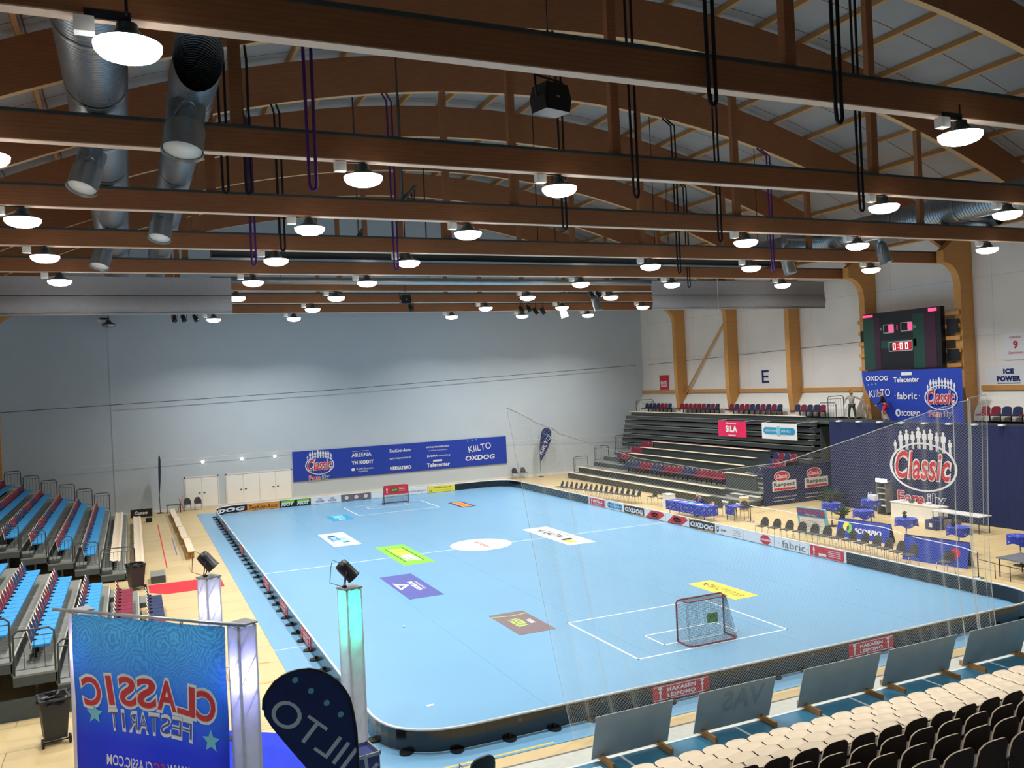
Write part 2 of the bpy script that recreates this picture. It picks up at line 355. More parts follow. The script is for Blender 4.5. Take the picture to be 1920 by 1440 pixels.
def slab(mb, O, U, V, w_, h_, t, m):
    O = Vector(O); U = Vector(U); V = Vector(V); N = U.cross(V).normalized()
    vs = [O, O+U*w_, O+U*w_+V*h_, O+V*h_]; vs += [p-N*t for p in vs]
    mb.add(vs, ((0,1,2,3),(7,6,5,4),(0,4,5,1),(1,5,6,2),(2,6,7,3),(3,7,4,0)), m)
def sign(name, label, cat, O, U, V, w_, h_, base, pr=None, t=0.01, pname='printing', group=None, step=0.004):
    O = Vector(O); mb = MB(); slab(mb, Vector((0,0,0)), U, V, w_, h_, t, base)
    o = mb.build(name, None, O); tag(o, label, cat, group)
    if pr and pr.items: pr.to_mesh((0, 0, 0), U, V, pname, o, step)
    return o
X = Vector((1, 0, 0)); Y = Vector((0, 1, 0)); Z = Vector((0, 0, 1))
# ================================================================ the hall
XL, XR, YF, YB = -12.0, 34.4, 44.0, -21.0
AX, AZ, AC = 10.963, 18.72, 0.0112          # crown of the arches and their curvature
def arch(x): return AZ - AC*(x-AX)**2
TY = lambda i: 14.0+6.13*(i-4)
TH = 1.38                                    # depth of the glulam arch
struct(MB().box(XL-.3, YB-.3, -.3, XR+.3, YF+.3, 0, 'court').build('floor'))
def zone(name, x0, y0, x1, y1, m, z=0.004): return struct(MB().box(x0, y0, 0.0005, x1, y1, z, m).build(name))
zone('trim_1', XL, -1.82, XR, -1.25, 'greyband')
zone('trim_2', XL, -20.9, XR, -1.82, 'teal')
mbl = MB(); mbl.box(XL, -1.86, .003, XR, -1.80, .0065, 'line')
for x in (1.3, 4.1, 6.9, 8.9, 10.1, 12.4, 14.7, 17.0): mbl.box(x-.03, -4.0, .003, x+.03, -1.86, .0065, 'line')
struct(mbl.build('trim_3'))
mbl = MB()      # coloured lines of the other courts on the timber floor
def fl(pts, wd, m):
    for (x0, y0), (x1, y1) in zip(pts[:-1], pts[1:]):
        d = Vector((x1-x0, y1-y0, 0)).normalized(); n = Vector((-d.y, d.x, 0))*wd/2
        a = Vector((x0, y0, .0035)); b = Vector((x1, y1, .0035))
        mbl.add([a-n, b-n, b+n, a+n], [(0, 1, 2, 3)], m)
fl([(-3.3, 24), (-3.3, 38)], .05, 'pred'); fl([(-2.75, 27), (-2.75, 32.5)], .06, 'pslate'); fl([(-1.2, -1.2), (24, -1.2)], .05, 'pgrey')
fl([(23.2, 0), (23.2, 19)], .05, 'pslate'); fl([(22.2, 19.5), (29.8, 19.5)], .05, 'pgrey'); fl([(21, 9.4), (29, 9.4)], .05, 'pgrey')
fl([(-1.55+.9*cos(t*pi/8), 7.2+.9*sin(t*pi/8)) for t in range(3, 14)], .05, 'porange'); fl([(-3.5, 12.9), (-1, 12.9)], .05, 'pblack'); fl([(-3.5, 8.2), (-1.9, 8.2)], .05, 'pblack')
struct(mbl.build('trim_4'))
# walls
mb = MB(); mb.box(XL-.3, YF, 0, XR+.3, YF+.3, 21.5, 'farwall'); struct(mb.build('wall_far'))
struct(MB().box(-5.62, YF-.03, .2, -5.50, YF, 12.6, 'farwall').build('trim_5'))
struct(MB().box(XL-.3, YB-.3, 0, XR+.3, YB, 21.5, 'rightwall').build('wall_back'))
struct(MB().box(XL-.3, YB, 0, XL, YF, 14.8, 'rightwall').build('wall_left'))
mb = MB(); mb.box(XR, YB, 0, XR+.3, YF, 14.8, 'rightwall'); struct(mb.build('wall_right'))
struct(MB().box(XL, YF-.06, 0, 33, YF, .14, 'white').build('baseboard_far'))
# sloping white apron and timber rail above the right stand
for i, (y0, y1) in enumerate(((-12, 13.0), (20.6, 44.0))):
    mb = MB(); mb.prism([(XR, 5.95), (33.75, 4.95), (33.65, 4.5), (XR, 4.5)], y0, y1, 'white', 'xz'); struct(mb.build('trim_%d' % (6+i)))
    mb = MB(); mb.box(34.28, y0, 5.98, XR, y1, 6.22, 'colwood'); struct(mb.build('trim_%d' % (8+i)))
# roof deck following the arches
mb = MB(); N_ = 48; top = []
for i in range(N_+1):
    x = XL-.3+(XR+.3-XL+.3)*i/N_; top.append((x, arch(x)+TH+.24))
vs = []; 
for x, z in top: vs += [(x, YB-.3, z), (x, YF+.3, z), (x, YB-.3, z+.2), (x, YF+.3, z+.2)]
fs = []
for i in range(N_):
    a = 4*i; b = a+4; fs += [(a, b, b+1, a+1), (a+2, a+3, b+3, b+2), (a, a+2, b+2, b), (a+1, b+1, b+3, a+3)]
mb.add(vs, fs, 'roof', True); struct(mb.build('ceiling'))
# purlins: each runs the length of the roof
pur = None
for k in range(-12, 13):
    x = AX+1.95*k
    if x < XL or x > XR: continue
    z = arch(x)+TH
    if pur is None:
        pur = MB().box(-.06, YB, 0, .06, YF, .22, 'purl').build('roof_purlin')
        tag(pur, 'long ochre timber purlin running under the grey roof slabs', 'purlin', 'roof purlins over the arches'); o = pur
    else: o = pur.copy(); COL.objects.link(o)
    o.location = (x, 0, z); o.rotation_euler = (0, math.atan(2*AC*(x-AX)), 0)
# bowstring trusses
TRN = {1: 'nearest to the camera', 2: 'second from the camera', 3: 'third from the camera', 4: 'fourth from the camera', 5: 'fifth from the camera, above the grey divider curtains',
       6: 'sixth from the camera', 7: 'last but one before the grey wall', 8: 'nearest to the grey far wall', 0: 'overhead behind the top edge', -1: 'behind the camera'}
ZT0, ZT1 = 12.4, 12.98
def truss():
    t = thing('roof_truss', 'x', 'truss')
    mb = MB(); n = 44; pts = []
    xs = [XL+.1+(XR-XL-.2)*i/n for i in range(n+1)]
    vs = []
    for x in xs:
        z = arch(x); zt = z+TH*(1.0)
        vs += [(x, -.11, z), (x, .11, z), (x, .11, zt), (x, -.11, zt)]
    fs = []
    for i in range(n):
        a = 4*i; b = a+4
        for j in range(1, 4): fs.append((a+j, a+(j+1) % 4, b+(j+1) % 4, b+j))
    fs += [(0, 3, 2, 1), (4*n, 4*n+1, 4*n+2, 4*n+3)]
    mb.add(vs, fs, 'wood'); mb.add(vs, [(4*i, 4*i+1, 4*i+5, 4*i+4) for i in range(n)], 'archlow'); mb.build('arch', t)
    MB().box(XL+.1, -.12, ZT0+.02, 33.6, .12, ZT1-.06, 'wood').box(XL+.1, -.12, ZT0, 33.6, .12, ZT0+.02, 'tiebounce').build('tie_beam', t)  # thin bottom strip carries the painted floor bounce
    MB().box(XL+.1, -.16, ZT1-.06, 33.6, .16, ZT1, 'tray').build('cable_tray', t)
    for px in (-2.2, 6.8, 15.45, 24.5):
        MB().box(px-.12, -.09, ZT1, px+.12, .09, arch(px)+.1, 'wood').build('post', t)
    return t
def column_mb(side):
    mb = MB(); s = side; xw = XR if s > 0 else XL; xi = xw-s*.9
    zb = 4.425 if s > 0 else 3.3; pol = [(xw-s*.01, zb), (xi+s*.2*(s > 0), zb), (xi, 6.2), (xi, 11.3)]
    for k in range(6):
        a = k/5*pi/2; pol.append((xi-s*1.1*(1-cos(a)), 11.3+1.1*sin(a)))
    pol += [(xi-s*1.1, 12.97), (xw-s*.01, 14.4)]
    if s < 0: pol = pol[::-1]
    mb.prism(pol, -.2, .2, 'colwood', 'xz'); return mb
tr0 = truss()
for i in range(-1, 9):
    t = tr0 if i == -1 else dup(tr0, (0, 0, 0))
    t.location = (0, TY(i), 0); t['label'] = 'timber bowstring roof truss, '+TRN[i]; t['group'] = 'timber roof trusses'
cr = column_mb(1).build('timber_column'); cl_ = column_mb(-1).build('timber_column')
CN = {4: 'at the right of the scoreboard', 5: 'at the left of the scoreboard', 6: 'right of the letter E', 7: 'left of the letter E', 8: 'next to the far corner by the red sign'}
for i in range(-1, 9):
    a = cr if i == -1 else cr.copy(); b = cl_ if i == -1 else cl_.copy()
    for o in (a, b):
        if i > -1: COL.objects.link(o)
    a.location = (0, TY(i)-.5, 0); b.location = (0, TY(i), 0)
    tag(a, 'ochre timber wall column '+CN.get(i, 'on the right wall beside the frame edge'), 'column', 'timber wall columns')
    tag(b, 'ochre timber wall column on the left side wall', 'column', 'timber wall columns on the left wall')
o = MB(); o.tube([(34.2, 37.9, 5.9), (34.2, 32.9, 10.9)], .09, 'colwood', 4); tag(o.build('wall_brace'), 'diagonal timber brace between two columns left of the letter E', 'brace')
# doors in the far wall
def door(n, x0, x1, leaves):
    f = MB(); yy = YF-.05
    f.box(x0, yy, 0, x0+.08, YF, 2.12, 'white').box(x1-.08, yy, 0, x1, YF, 2.12, 'white').box(x0, yy, 2.04, x1, YF, 2.12, 'white')
    d = f.build('door_%d' % n); struct(d)
    wl = (x1-x0-.16)/leaves
    for k in range(leaves):
        a = x0+.08+k*wl
        l = MB().box(a+.01, YF-.035, .01, a+wl-.01, YF-.002, 2.03, 'cream').build('door_leaf', d)
        hx = a+wl-.15 if k % 2 == 0 else a+.15
        MB().box(hx-.06, YF-.075, 1.0, hx+.06, YF-.035, 1.04, 'dark').build('door_handle', l)
door(1, -1.45, .72, 2); door(2, 1.14, 5.54, 4)
for k, x in enumerate((-.24, 2.25, 4.43)):
    t = thing('door_lamp', 'small round lit wall lamp '+('above the single white door', 'above the left half of the wide white door', 'above the right half of the wide white door')[k], 'lamp', (x, YF, 3.06), 0, 'lamps above the doors')
    mb = MB(); mb.lathe([(.13, 0), (.13, .03)], 'galv2', 16, Matrix.Rotation(pi/2, 4, 'X')); mb.build('base', t)
    mb = MB(); mb.lathe([(.11, .03), (.1, .07), (.05, .1)], 'emlamp', 16, Matrix.Rotation(pi/2, 4, 'X')); mb.build('globe', t)
# wires stretched along the walls
tag(MB().tube([(XL, 43.6, 6.98), (9.1, 43.6, 7.45), (33.5, 43.6, 8.32)], .02, 'tray', 5).build('wire_rope'), 'thin rope stretched across the grey far wall', 'rope')
tag(MB().tube([(34.37, 43, 8.3), (34.37, 30, 8.62), (34.37, 18, 8.9)], .012, 'tray', 5).build('wire_rope'), 'thin rope stretched along the pale right wall behind the columns', 'rope')
tag(MB().tube([(XL, 43.7, 3.28), (5.6, 43.8, 3.4)], .012, 'white', 4).build('wall_cable'), 'thin white cable on the grey wall above the door lamps', 'cable')
tag(MB().tube([(21.8, 43.8, 2.9), (33, 43.6, 2.75)], .012, 'white', 4).build('wall_cable'), 'thin white cable on the grey wall right of the long blue banner', 'cable')

# ================================================================ ventilation
def duct(x, z, y0, y1, r, label, flare=False, joints=True):
    t = thing('ventilation_duct', label, 'duct', (x, 0, z))
    mb = MB(); n = 24; L_ = y1-y0
    vs = []; fs = []
    for k, yy in enumerate((y0, y1)):
        for j in range(n):
            a = 2*pi*j/n; off = (-1.3*r*sin(a)) if (flare and k == 0) else 0
            vs.append((r*cos(a), yy+off, r*sin(a)))
    for j in range(n): fs.append((j, (j+1) % n, n+(j+1) % n, n+j))
    mb.add(vs, fs, 'galv', True); mb.build('pipe', t)
    yy = y0+2.0
    while joints and yy < y1:
        q = MB(); q.tube([(0, yy-.05, 0), (0, yy+.05, 0)], r+.03, 'galv2', 24, cap=False); q.build('joint_collar', t); yy += 3.065
    return t
def nozzle(x, y, z, d, label, r=.3, L_=.95, feed=None):
    d = Vector(d).normalized(); t = thing('air_nozzle', label, 'nozzle', (x, y, z), 0, 'air nozzles on the ducts')
    if feed: MB().tube([(0, 0, 0)]+feed, r*.6, 'galv2', 12).build('feed_pipe', t)
    MB().tube([(0, 0, 0), d*L_*.45], r*.95, 'galv', 20, cap=False).build('neck', t)
    q = MB(); q.tube([d*L_*.45, d*L_*.5, d*L_*.95, d*L_], r, 'galv2', 20, radii=[r*1.0, r*1.04, r*1.04, r*1.1], cap=False); q.build('barrel', t)
    q = MB(); q.tube([d*L_*.93, d*L_*.94], r*.98, 'cream', 20); q.build('outlet_face', t)
    return t
duct(-4.78, 13.56, -16, 30, .56, 'large spiral duct at far left on top of the truss ties')
duct(-3.08, 13.46, -.6, 30, .43, 'smaller spiral duct with a cut open end beside the large left duct', flare=True)
nozzle(-3.2, .9, 13.05, (-.15, -.25, -1), 'big bright metal air nozzle under the open-ended duct', .36, 1.0)
nozzle(-4.95, 4.4, 12.95, (-.3, -.3, -1), 'air nozzle under the large left duct above the second truss')
nozzle(-3.3, 10.4, 12.95, (-.2, -.3, -1), 'air nozzle under the smaller left duct between third and fourth truss')
nozzle(-5.0, 16.4, 12.95, (-.25, -.3, -1), 'air nozzle under the large left duct nearest the grey curtain')
duct(26.0, 13.58, -4, 40, .56, 'large spiral duct at right on top of the truss ties')
for xx, ya, yb, lb in ((27.4, 9.3, 10.9, 'left'), (28.6, 7.5, 10.2, 'right')):
    t = duct(xx, 13.3, ya, yb, .28, 'short stub duct beside the large right duct, %s one' % lb, joints=False)
    MB().tube([(0, ya+.4, .0), (26.45-xx, ya+.4, .1)], .2, 'galv2', 14).build('branch_pipe', t)
nozzle(23.3, 14.3, 12.8, (.15, -.2, -1), 'white air nozzle hanging near the right duct between fourth and fifth truss', .27, 1.0, [(0, 0, .75), (2.3, 0, .78)])
nozzle(27.0, 12.2, 12.95, (.2, -.2, -1), 'air nozzle under the right duct just below a bright lamp', .27, .9, [(0, 0, .3), (-.7, 0, .5)])
nozzle(22.5, 30.6, 12.45, (.2, -.2, -1), 'pale air nozzle below the seventh truss, right one', .25, .8, [(0, 0, 1.0), (3.1, 0, 1.1)])
nozzle(21.3, 32.8, 12.2, (.2, -.2, -1), 'pale air nozzle below the seventh truss, left one', .25, .8, [(0, 0, 1.35), (4.3, 0, 1.4)])
# long service pipes between the trusses
def bar(name, label, cat, a, b, r, m):
    t = thing(name, label, cat, (0, 0, 0)); MB().tube([a, b], r, m, 12).build('tube', t); q = MB()
    for x in (2, 9, 16, 23, 30): q.tube([(x, a[1], a[2]), (x, a[1], arch(x)+TH+.3)], .015, 'dark', 5)
    q.build('suspension_rod', t); return t
mb = MB(); mb.box(-1.5, 16.6, 12.55, 24.5, 17.3, 13.1, 'tray'); mb.box(-1.5, 16.5, 12.52, 24.5, 16.6, 12.6, 'dark'); [mb.tube([(x, 16.9, 13.1), (x, 16.9, arch(x)+TH+.3)], .02, 'dark', 5) for x in (0, 6, 12, 18, 24)]; tag(mb.build('curtain_casing'), 'long dark metal casing across the hall between the fourth and fifth truss', 'casing')
bar('curtain_roller', 'long pale grey roller tube behind the fifth truss', 'tube', (-1.0, 23, 12.5), (33.4, 23, 12.5), .16, 'galv2')
bar('curtain_roller', 'thin pale tube just above the long roller tube', 'tube', (-1.0, 23.1, 12.85), (33.4, 23.1, 12.85), .08, 'galv2')

# ================================================================ divider curtains (raised)
def divider(x0, x1, label):
    t = thing('divider_curtain', label, 'curtain', (0, 22.35, 0))
    q = MB(); q.sheet(lambda u, v: (x0+(x1-x0)*u, -.05+.05*sin(v*pi)+.02*sin(u*37), 11.78+.75*v), 60, 6, 'curt'); q.build('upper_fold', t)
    q = MB(); q.sheet(lambda u, v: (x0+(x1-x0)*u, .0-.12*sin(v*pi)+.02*sin(u*31+1), 11.03+.75*v), 60, 6, 'curt'); q.build('lower_fold', t)
    MB().tube([(x0, 0, 11.01), (x1, 0, 11.01)], .05, 'curt', 10).build('bottom_bar', t)
    MB().tube([(x0, -.02, 11.77), (x1, -.02, 11.77)], .02, 'dark', 6).build('seam_cord', t)
    q = MB()
    for k in range(6): q.tube([(max(x0+.3, -.9)+(x1-.4-max(x0+.3, -.9))*k/5, 0, 12.5), (max(x0+.3, -.9)+(x1-.4-max(x0+.3, -.9))*k/5, .66, 12.5)], .02, 'dark', 5)
    q.build('hanger', t)
    return t
divider(-11.9, -.24, 'grey divider curtain folded up below the ceiling at the left')
divider(21.3, 33.4, 'grey divider curtain folded up below the ceiling at the right')

# ================================================================ high-bay lamps
def lamp():
    t = thing('high_bay_lamp', 'x', 'lamp')
    q = MB(); q.lathe([(.10, .28), (.13, .27), (.14, .2), (.2, .12), (.38, .03), (.39, 0), (.38, 0)], 'tray', 24); q.build('reflector', t)
    q = MB(); q.lathe([(.42, .005), (.41, -.06), (.35, -.13), (.22, -.18), (.08, -.2)][::-1], 'lens', 24); q.build('lens', t)
    MB().box(-.62, -.09, .1, -.38, .09, .3, 'white').build('ballast_box', t)
    MB().box(-.5, -.02, .3, .05, .02, .42, 'dark').tube([(0, 0, .36), (0, 0, .6)], .025, 'dark', 6).build('bracket', t)
    ld = bpy.data.lights.new('lamp_light', 'AREA'); ld.shape = 'DISK'; ld.size = .66; ld.energy = LAMP_W; ld.color = (1, .965, .93); ld.spread = radians(134)
    lo = bpy.data.objects.new('lamp_light', ld); COL.objects.link(lo); lo.parent = t; lo.location = (0, 0, -.21)
    return t
L_POS = [(-4.27, -4.5), (11.1, -4.5)]
for i in (2, 3, 4, 5, 6, 7, 8):
    for x in (-6.7, .4, 5.2, 15.8, 21.1, 28.3): L_POS.append((x, TY(i)))
drop = {(26.4, 8)}
skip = {(28.3, 2), (-6.7, 6), (-6.7, 7), (-6.7, 8), (.4, 7)}
l0 = lamp()
TN = {-4.5: 'first', **{TY(i): n for i, n in zip(range(2, 9), ('second', 'third', 'fourth', 'fifth', 'sixth', 'seventh', 'eighth'))}}
CNm = {-6.7: 'at the far left, beyond the ducts', .4: 'left of the middle gap', 5.2: 'left-centre', 15.8: 'right-centre', 21.1: 'second lamp from the right wall', 28.3: 'closest to the right wall', -4.27: 'at top left in front of the ducts', 11.1: 'at top right'}
first = True
for x, y in L_POS:
    i = round((y-14)/6.13+4)
    if (x, i) in skip: continue
    xx = {(28.3, 7): 27.2, (28.3, 8): 26.4}.get((x, i), x)
    t = l0 if first else dup(l0, (0, 0, 0)); first = False
    t.location = (xx, y, 12.08 if y > -4 else 12.06)
    tag(t, 'lit high-bay lamp, %s truss, %s' % (TN[y], CNm[x]), 'lamp', 'high-bay lamps under the trusses')
t = dup(l0, (-5.5, 43, 12.2), label='unlit grey high-bay lamp high on the far wall above the wall seam')
for ch in list(t.children):
    if ch.type == 'LIGHT' : bpy.data.objects.remove(ch)
MB().tube([(0, 0, .45), (0, .99, .45)], .03, 'dark', 6).build('wall_arm', t)
for ch in t.children:
    if ch.name.startswith('lens'):
        ch.data = ch.data.copy(); ch.data.materials[0] = M['galv2']

# ================================================================ slings, speakers, spotlights in the roof
def sling(x, y, z0, z1, m, label, loop=True, gap=.09, top=None):
    q = MB(); zt = arch(x) if top is None else top
    if zt > z1: z1 = zt
    yt = min((TY(i) for i in range(-1, 9)), key=lambda a: abs(a-y)); z1 = zt+.03
    pts = [(x-gap, yt-.0, z1), (x-gap, y, z1-.5), (x-gap*.8, y-.02, z0+.3)]
    if loop:
        for k in range(9):
            a = pi+pi*k/8; pts.append((x+gap*.8*cos(a), y-.03, z0+.14+.14*sin(a)))
    pts += [(x+gap*.8, y-.02, z0+.3), (x+gap, y, z1-.5), (x+gap, yt, z1)]
    q.tube(pts, .036, m, 6); return tag(q.build('lifting_sling'), label, 'sling', 'slings hanging from the roof')
S = [(7.1, 1.35, 11.85, 'strap', 'double dark sling right of the hanging black speaker, looped below the second truss'),
 (4.78, -4.75, 12.0, 'strap', 'dark sling over the nearest tie beam, right of the speaker'),
 (7.6, -4.75, 11.93, 'strap', 'dark double sling over the nearest tie beam, farther right'),
 (14.5, 1.35, 11.8, 'strap', 'dark double sling ending in a hook near the bright lamp at right'),
 (-.78, 1.35, 11.65, 'pstrap', 'thick purple sling in front of the second truss at left'),
 (.55, 13.4, 12.3, 'strap', 'thin dark sling with a light cord above the lamp under the fourth truss'),
 (4.54, 13.4, 11.7, 'pstrap', 'purple sling in front of the fourth truss, left of centre'),
 (-.43, 13.4, 11.8, 'pstrap', 'purple sling in front of the fourth truss near the left grey curtain'),
 (16.8, 13.4, 11.7, 'strap', 'dark sling in front of the fourth truss, right of centre'),
 (21.75, 19.6, 11.84, 'strap', 'dark sling in front of the fifth truss above the right grey curtain'),
 (21.8, 13.4, 11.8, 'pstrap', 'dark sling with two bright shackles below the fourth truss at right'),
 (14.3, 7.4, 11.95, 'strap', 'greenish dark sling in front of the third truss'),
 (-1.85, 7.6, 12.9, 'strap', 'thin dark hanger beside the smaller left duct'), (-1.25, 7.6, 12.9, 'strap', 'thin dark hanger second from the smaller left duct'),
 (8.3, 7.4, 12.2, 'strap', 'thin dark sling in front of the third truss at centre')]
for x, y, z0, m, lb in S: sling(x, y, z0, z0+1, m, lb)
def speaker(x, y, z, s, rot, label):
    t = thing('hanging_speaker', label, 'speaker', (x, y, z), rot)
    q = MB(); q.prism([(-.34*s, -.30*s), (.34*s, -.30*s), (.40*s, 0), (.30*s, .30*s), (-.30*s, .30*s), (-.40*s, 0)], -.25*s, .25*s, 'black', 'xz'); q.build('cabinet', t)
    q = MB(); q.box(-.30*s, -.262*s, -.25*s, .30*s, -.25*s, .25*s, 'dark').box(-.05*s, -.27*s, -.02*s, .05*s, -.262*s, .02*s, 'galv2'); q.build('grille', t)
    q = MB(); q.tube([(-.4*s, 0, .0), (-.44*s, 0, .48*s), (.36*s, 0, .44*s), (.42*s, 0, 0)], .03*s, 'dark', 6).build('yoke', t)
    MB().tube([(0, 0, .46*s), (0, 0, arch(x)+TH+.3-z)], .012, 'dark', 4).build('hanging_wire', t)
    return t
speaker(3.65, -1.0, 13.2, .92, .25, 'black loudspeaker hanging in the roof above the rink centre')
speaker(8.75, 26.13, 11.95, .72, 0, 'small dark loudspeaker hanging in front of the seventh truss')
def spot(x, y, z, az, label, col='black'):
    t = thing('stage_spotlight', label, 'spotlight', (x, y, z), az)
    R_ = Matrix.Rotation(radians(-35), 4, 'X'); q = MB(); q.lathe([(.09, .25), (.12, .2), (.13, -.1), (.16, -.18)], col, 14, R_); q.build('housing', t)
    q = MB(); q.tube([(-.17, 0, 0), (-.17, 0, .3), (.17, 0, .3), (.17, 0, 0)], .018, 'dark', 6); q.tube([(0, 0, .3), (0, 0, 12.4-z+.05 if z < 12.3 else .45)], .02, 'dark', 6); q.build('yoke', t)
    return t
for k, (x, z) in enumerate(((18.2, 11.93), (18.72, 12.0), (19.2, 11.82), (19.7, 11.82))): spot(x, 32.35, z, .5*k, 'black spotlight under the seventh truss, number %s of a cluster of four' % ('one', 'two', 'three', 'four')[k])
for k, x in enumerate((-1.83, -1.32, -.65)): spot(x, 38.45, 12.14, .3*k, 'black spotlight just below the left grey curtain, '+('left', 'middle', 'right')[k]+' of three')
for k, x in enumerate((19.85, 20.3)): spot(x, 26.25, 12.2, .4, 'black spotlight beside the sixth truss near the right curtain, '+('left', 'right')[k]+' of two')
spot(11.0, 32.35, 12.1, 0, 'lone black spotlight below the last truss above the centre')
# energy chain rail with hanging cable loops
def cable_rail(a, b, label):
    a = Vector(a); b = Vector(b); t = thing('cable_rail', label, 'rail', a); d = b-a
    MB().tube([(0, 0, 0), d], .06, 'tray', 6).build('rail', t)
    q = MB()
    for k in range(4):
        p = d*(k/4); e = d*((k+1)/4); q.tube([p+(e-p)*s_+Z*(-.5*sin(pi*s_)) for s_ in [i/6 for i in range(7)]], .018, 'black', 5)
    q.build('cable_loops', t); MB().tube([d*.1, d*.1+Z*(arch(a.x)+TH+.3-a.z)], .03, 'tray', 6).build('hanger', t); return t
cable_rail((3.45, 9, 13.2), (4.75, 11.5, 14.3), 'sloping grey rail with looped cables behind the second tie beam')
cable_rail((3.6, 15, 13.2), (4.4, 17.5, 13.9), 'small rail with looped cables in front of the blue gable wall')
# ================================================================ the rink
rink = MB(); rink.prism([(-.95, -.75), (20.95, -.75), (20.95, 40.9), (-.95, 40.9)], .001, .012, 'rink', 'xy')
rink = rink.build('rink_mat'); tag(rink, 'light blue playing mat covering the floor under and inside the rink boards', 'floor mat')
def mark(pts, wd, m='line', closed=False):
    q = MB(); P_ = pts+[pts[0]] if closed else pts
    for (x0, y0), (x1, y1) in zip(P_[:-1], P_[1:]):
        d = Vector((x1-x0, y1-y0, 0)).normalized(); n = Vector((-d.y, d.x, 0))*wd/2; a = Vector((x0, y0, .0135))-d*wd/2; b = Vector((x1, y1, .0135))+d*wd/2
        q.add([a-n, b-n, b+n, a+n], [(0, 1, 2, 3)], m)
    return q
mark([(0.02, 20), (19.98, 20)], .06).build('centre_line', rink)
for s in (0, 1):
    f = (lambda y: y) if s == 0 else (lambda y: 40-y)
    mark([(7.5, f(2.85)), (12.5, f(2.85)), (12.5, f(6.85)), (7.5, f(6.85))], .06, closed=True).build('goal_area_line', rink)
    mark([(8.75, f(3.5)), (11.25, f(3.5)), (11.25, f(4.5)), (8.75, f(4.5))], .05, closed=True).build('goalkeeper_area_line', rink)
mark([(-.94, 9.0), (.0, 9.0)], .03).build('seam_line', rink)
q = MB()
for x in (4.0, 8.0, 12.0, 16.0): q.box(x-.006, 0, .0121, x+.006, 40, .0128, 'pteal')
q.build('mat_seam', rink)
mark([(-.55, 5.5), (-.35, -.65), (3.2, -.65)], .06, 'yline').build('old_court_line', rink)

# ---- floor stickers ---------------------------------------------------------
def sticker(label, x0, y0, x1, y1, base, items, shape=None):
    """x across, y along; print frame: U = -Y (read from the right board), V = +X"""
    o = MB()
    if shape == 'round':
        cx, cy, r = x0, y0, x1; o.prism([(cx+r*cos(a*pi/20), cy+r*sin(a*pi/20)) for a in range(40)], .0125, .017, base, 'xy'); Oo = Vector((cx, cy, .017))
    else:
        o.box(x0, y0, .0125, x1, y1, .017, base); Oo = Vector(((x0+x1)/2, (y0+y1)/2, .017))
    ob = o.build('floor_sticker'); tag(ob, label, 'sticker')
    items.to_mesh(Oo, -Y, X, 'printing', ob, .002); return ob
P = Print
p = P(); 
for s, c in ((-1, 'pteal'), (1, 'pteal')):
    p.rect(-.95+s*.5-.5+.3, -.1+s*.02+.28*s-.2, .95+s*.5-.3-.2, .1+.28*s+.22, c)
p.items = []
p.rect(-1.05, -.36, .35, .02, 'pteal').ell(-1.05, -.17, .19, .19, 'pteal').rect(-.35, -.02, 1.05, .36, 'pcyan').ell(1.05, .17, .19, .19, 'pcyan').rect(-.9, -.42, .9, -.36, 'pslate')
p.text('KESKUS', -.3, -.17, .2, 'pwhite', w=.9).text('APTEEKKI', .45, .17, .2, 'pwhite', w=.95)
sticker('white floor sticker with a two-tone blue pill-shaped logo', 4.08, 24.12, 5.38, 28.05, 'pwhite', p)
p = P(); p.text('SUB', -.62, 0, .62, 'pyellow', w=1.5, bold=.06).text('WAY', .85, 0, .62, 'pwhite', w=1.5, bold=.06).rect(-1.6, -.42, 1.75, -.38, 'pblack').rect(-1.6, .38, 1.75, .42, 'pblack')
sticker('bright green floor sticker with yellow and white lettering', 5.67, 18.0, 7.03, 22.7, 'pgreen', p)
p = P(); p.text('POHJOLA', .15, .12, .26, 'pwhite', w=1.5, bold=.04).poly([(-.65, -.5), (.55, -.5), (-.1, .0)], 'pwhite').poly([(-.32, -.42), (.22, -.42), (-.08, -.14)], 'ppurple', 2).text('INSURANCE', .15, .36, .1, 'pwhite', w=1.3)
sticker('violet floor sticker with a white triangle logo', 4.18, 12.45, 5.46, 16.43, 'ppurple', p)
p = P(); p.text('Saarioinen', 0, .1, .34, 'pred', w=1.7, shear=.2)
sticker('round white sticker with red script at the centre spot', 10.05, 20.33, 1.42, 0, 'pwhite', p, 'round')
p = P(); p.text('K-RAUTA', -.6, -.05, .5, 'pblack', w=2.3, bold=.03).rect(.95, -.35, 1.35, .2, 'pblack').rect(1.35, -.4, 2.1, .0, 'pyellow').text('Seppala', .2, .42, .2, 'pgrey', w=1.6)
sticker('long white floor sticker with black lettering right of the centre spot', 13.24, 17.66, 14.6, 22.7, 'pwhite', p)
p = P(); p.rect(-1.05, -.3, 1.05, .3, 'porange').text('TOKMANNI', 0, 0, .3, 'pred', w=1.7)
sticker('small dark floor sticker with an orange centre near the far end', 13.5, 32.03, 14.42, 34.5, 'pblue', p)
p = P(); p.rect(-.35, -.3, .1, .3, 'pcyan').text('SOL', .6, 0, .4, 'pwhite', w=.6, bold=.03).rect(-.9, -.35, -.45, .3, 'pcyan')
sticker('small blue floor sticker with pale blocks near the far goal', 5.74, 32.02, 6.97, 34.17, 'pteal', p)
p = P(); p.text('METSKUOTTUTUS.FI', 0, 0, .32, 'pblack', w=2.1)
sticker('yellow floor sticker beside the near goal area', 13.34, 6.22, 14.3, 8.8, 'pyellow', p)
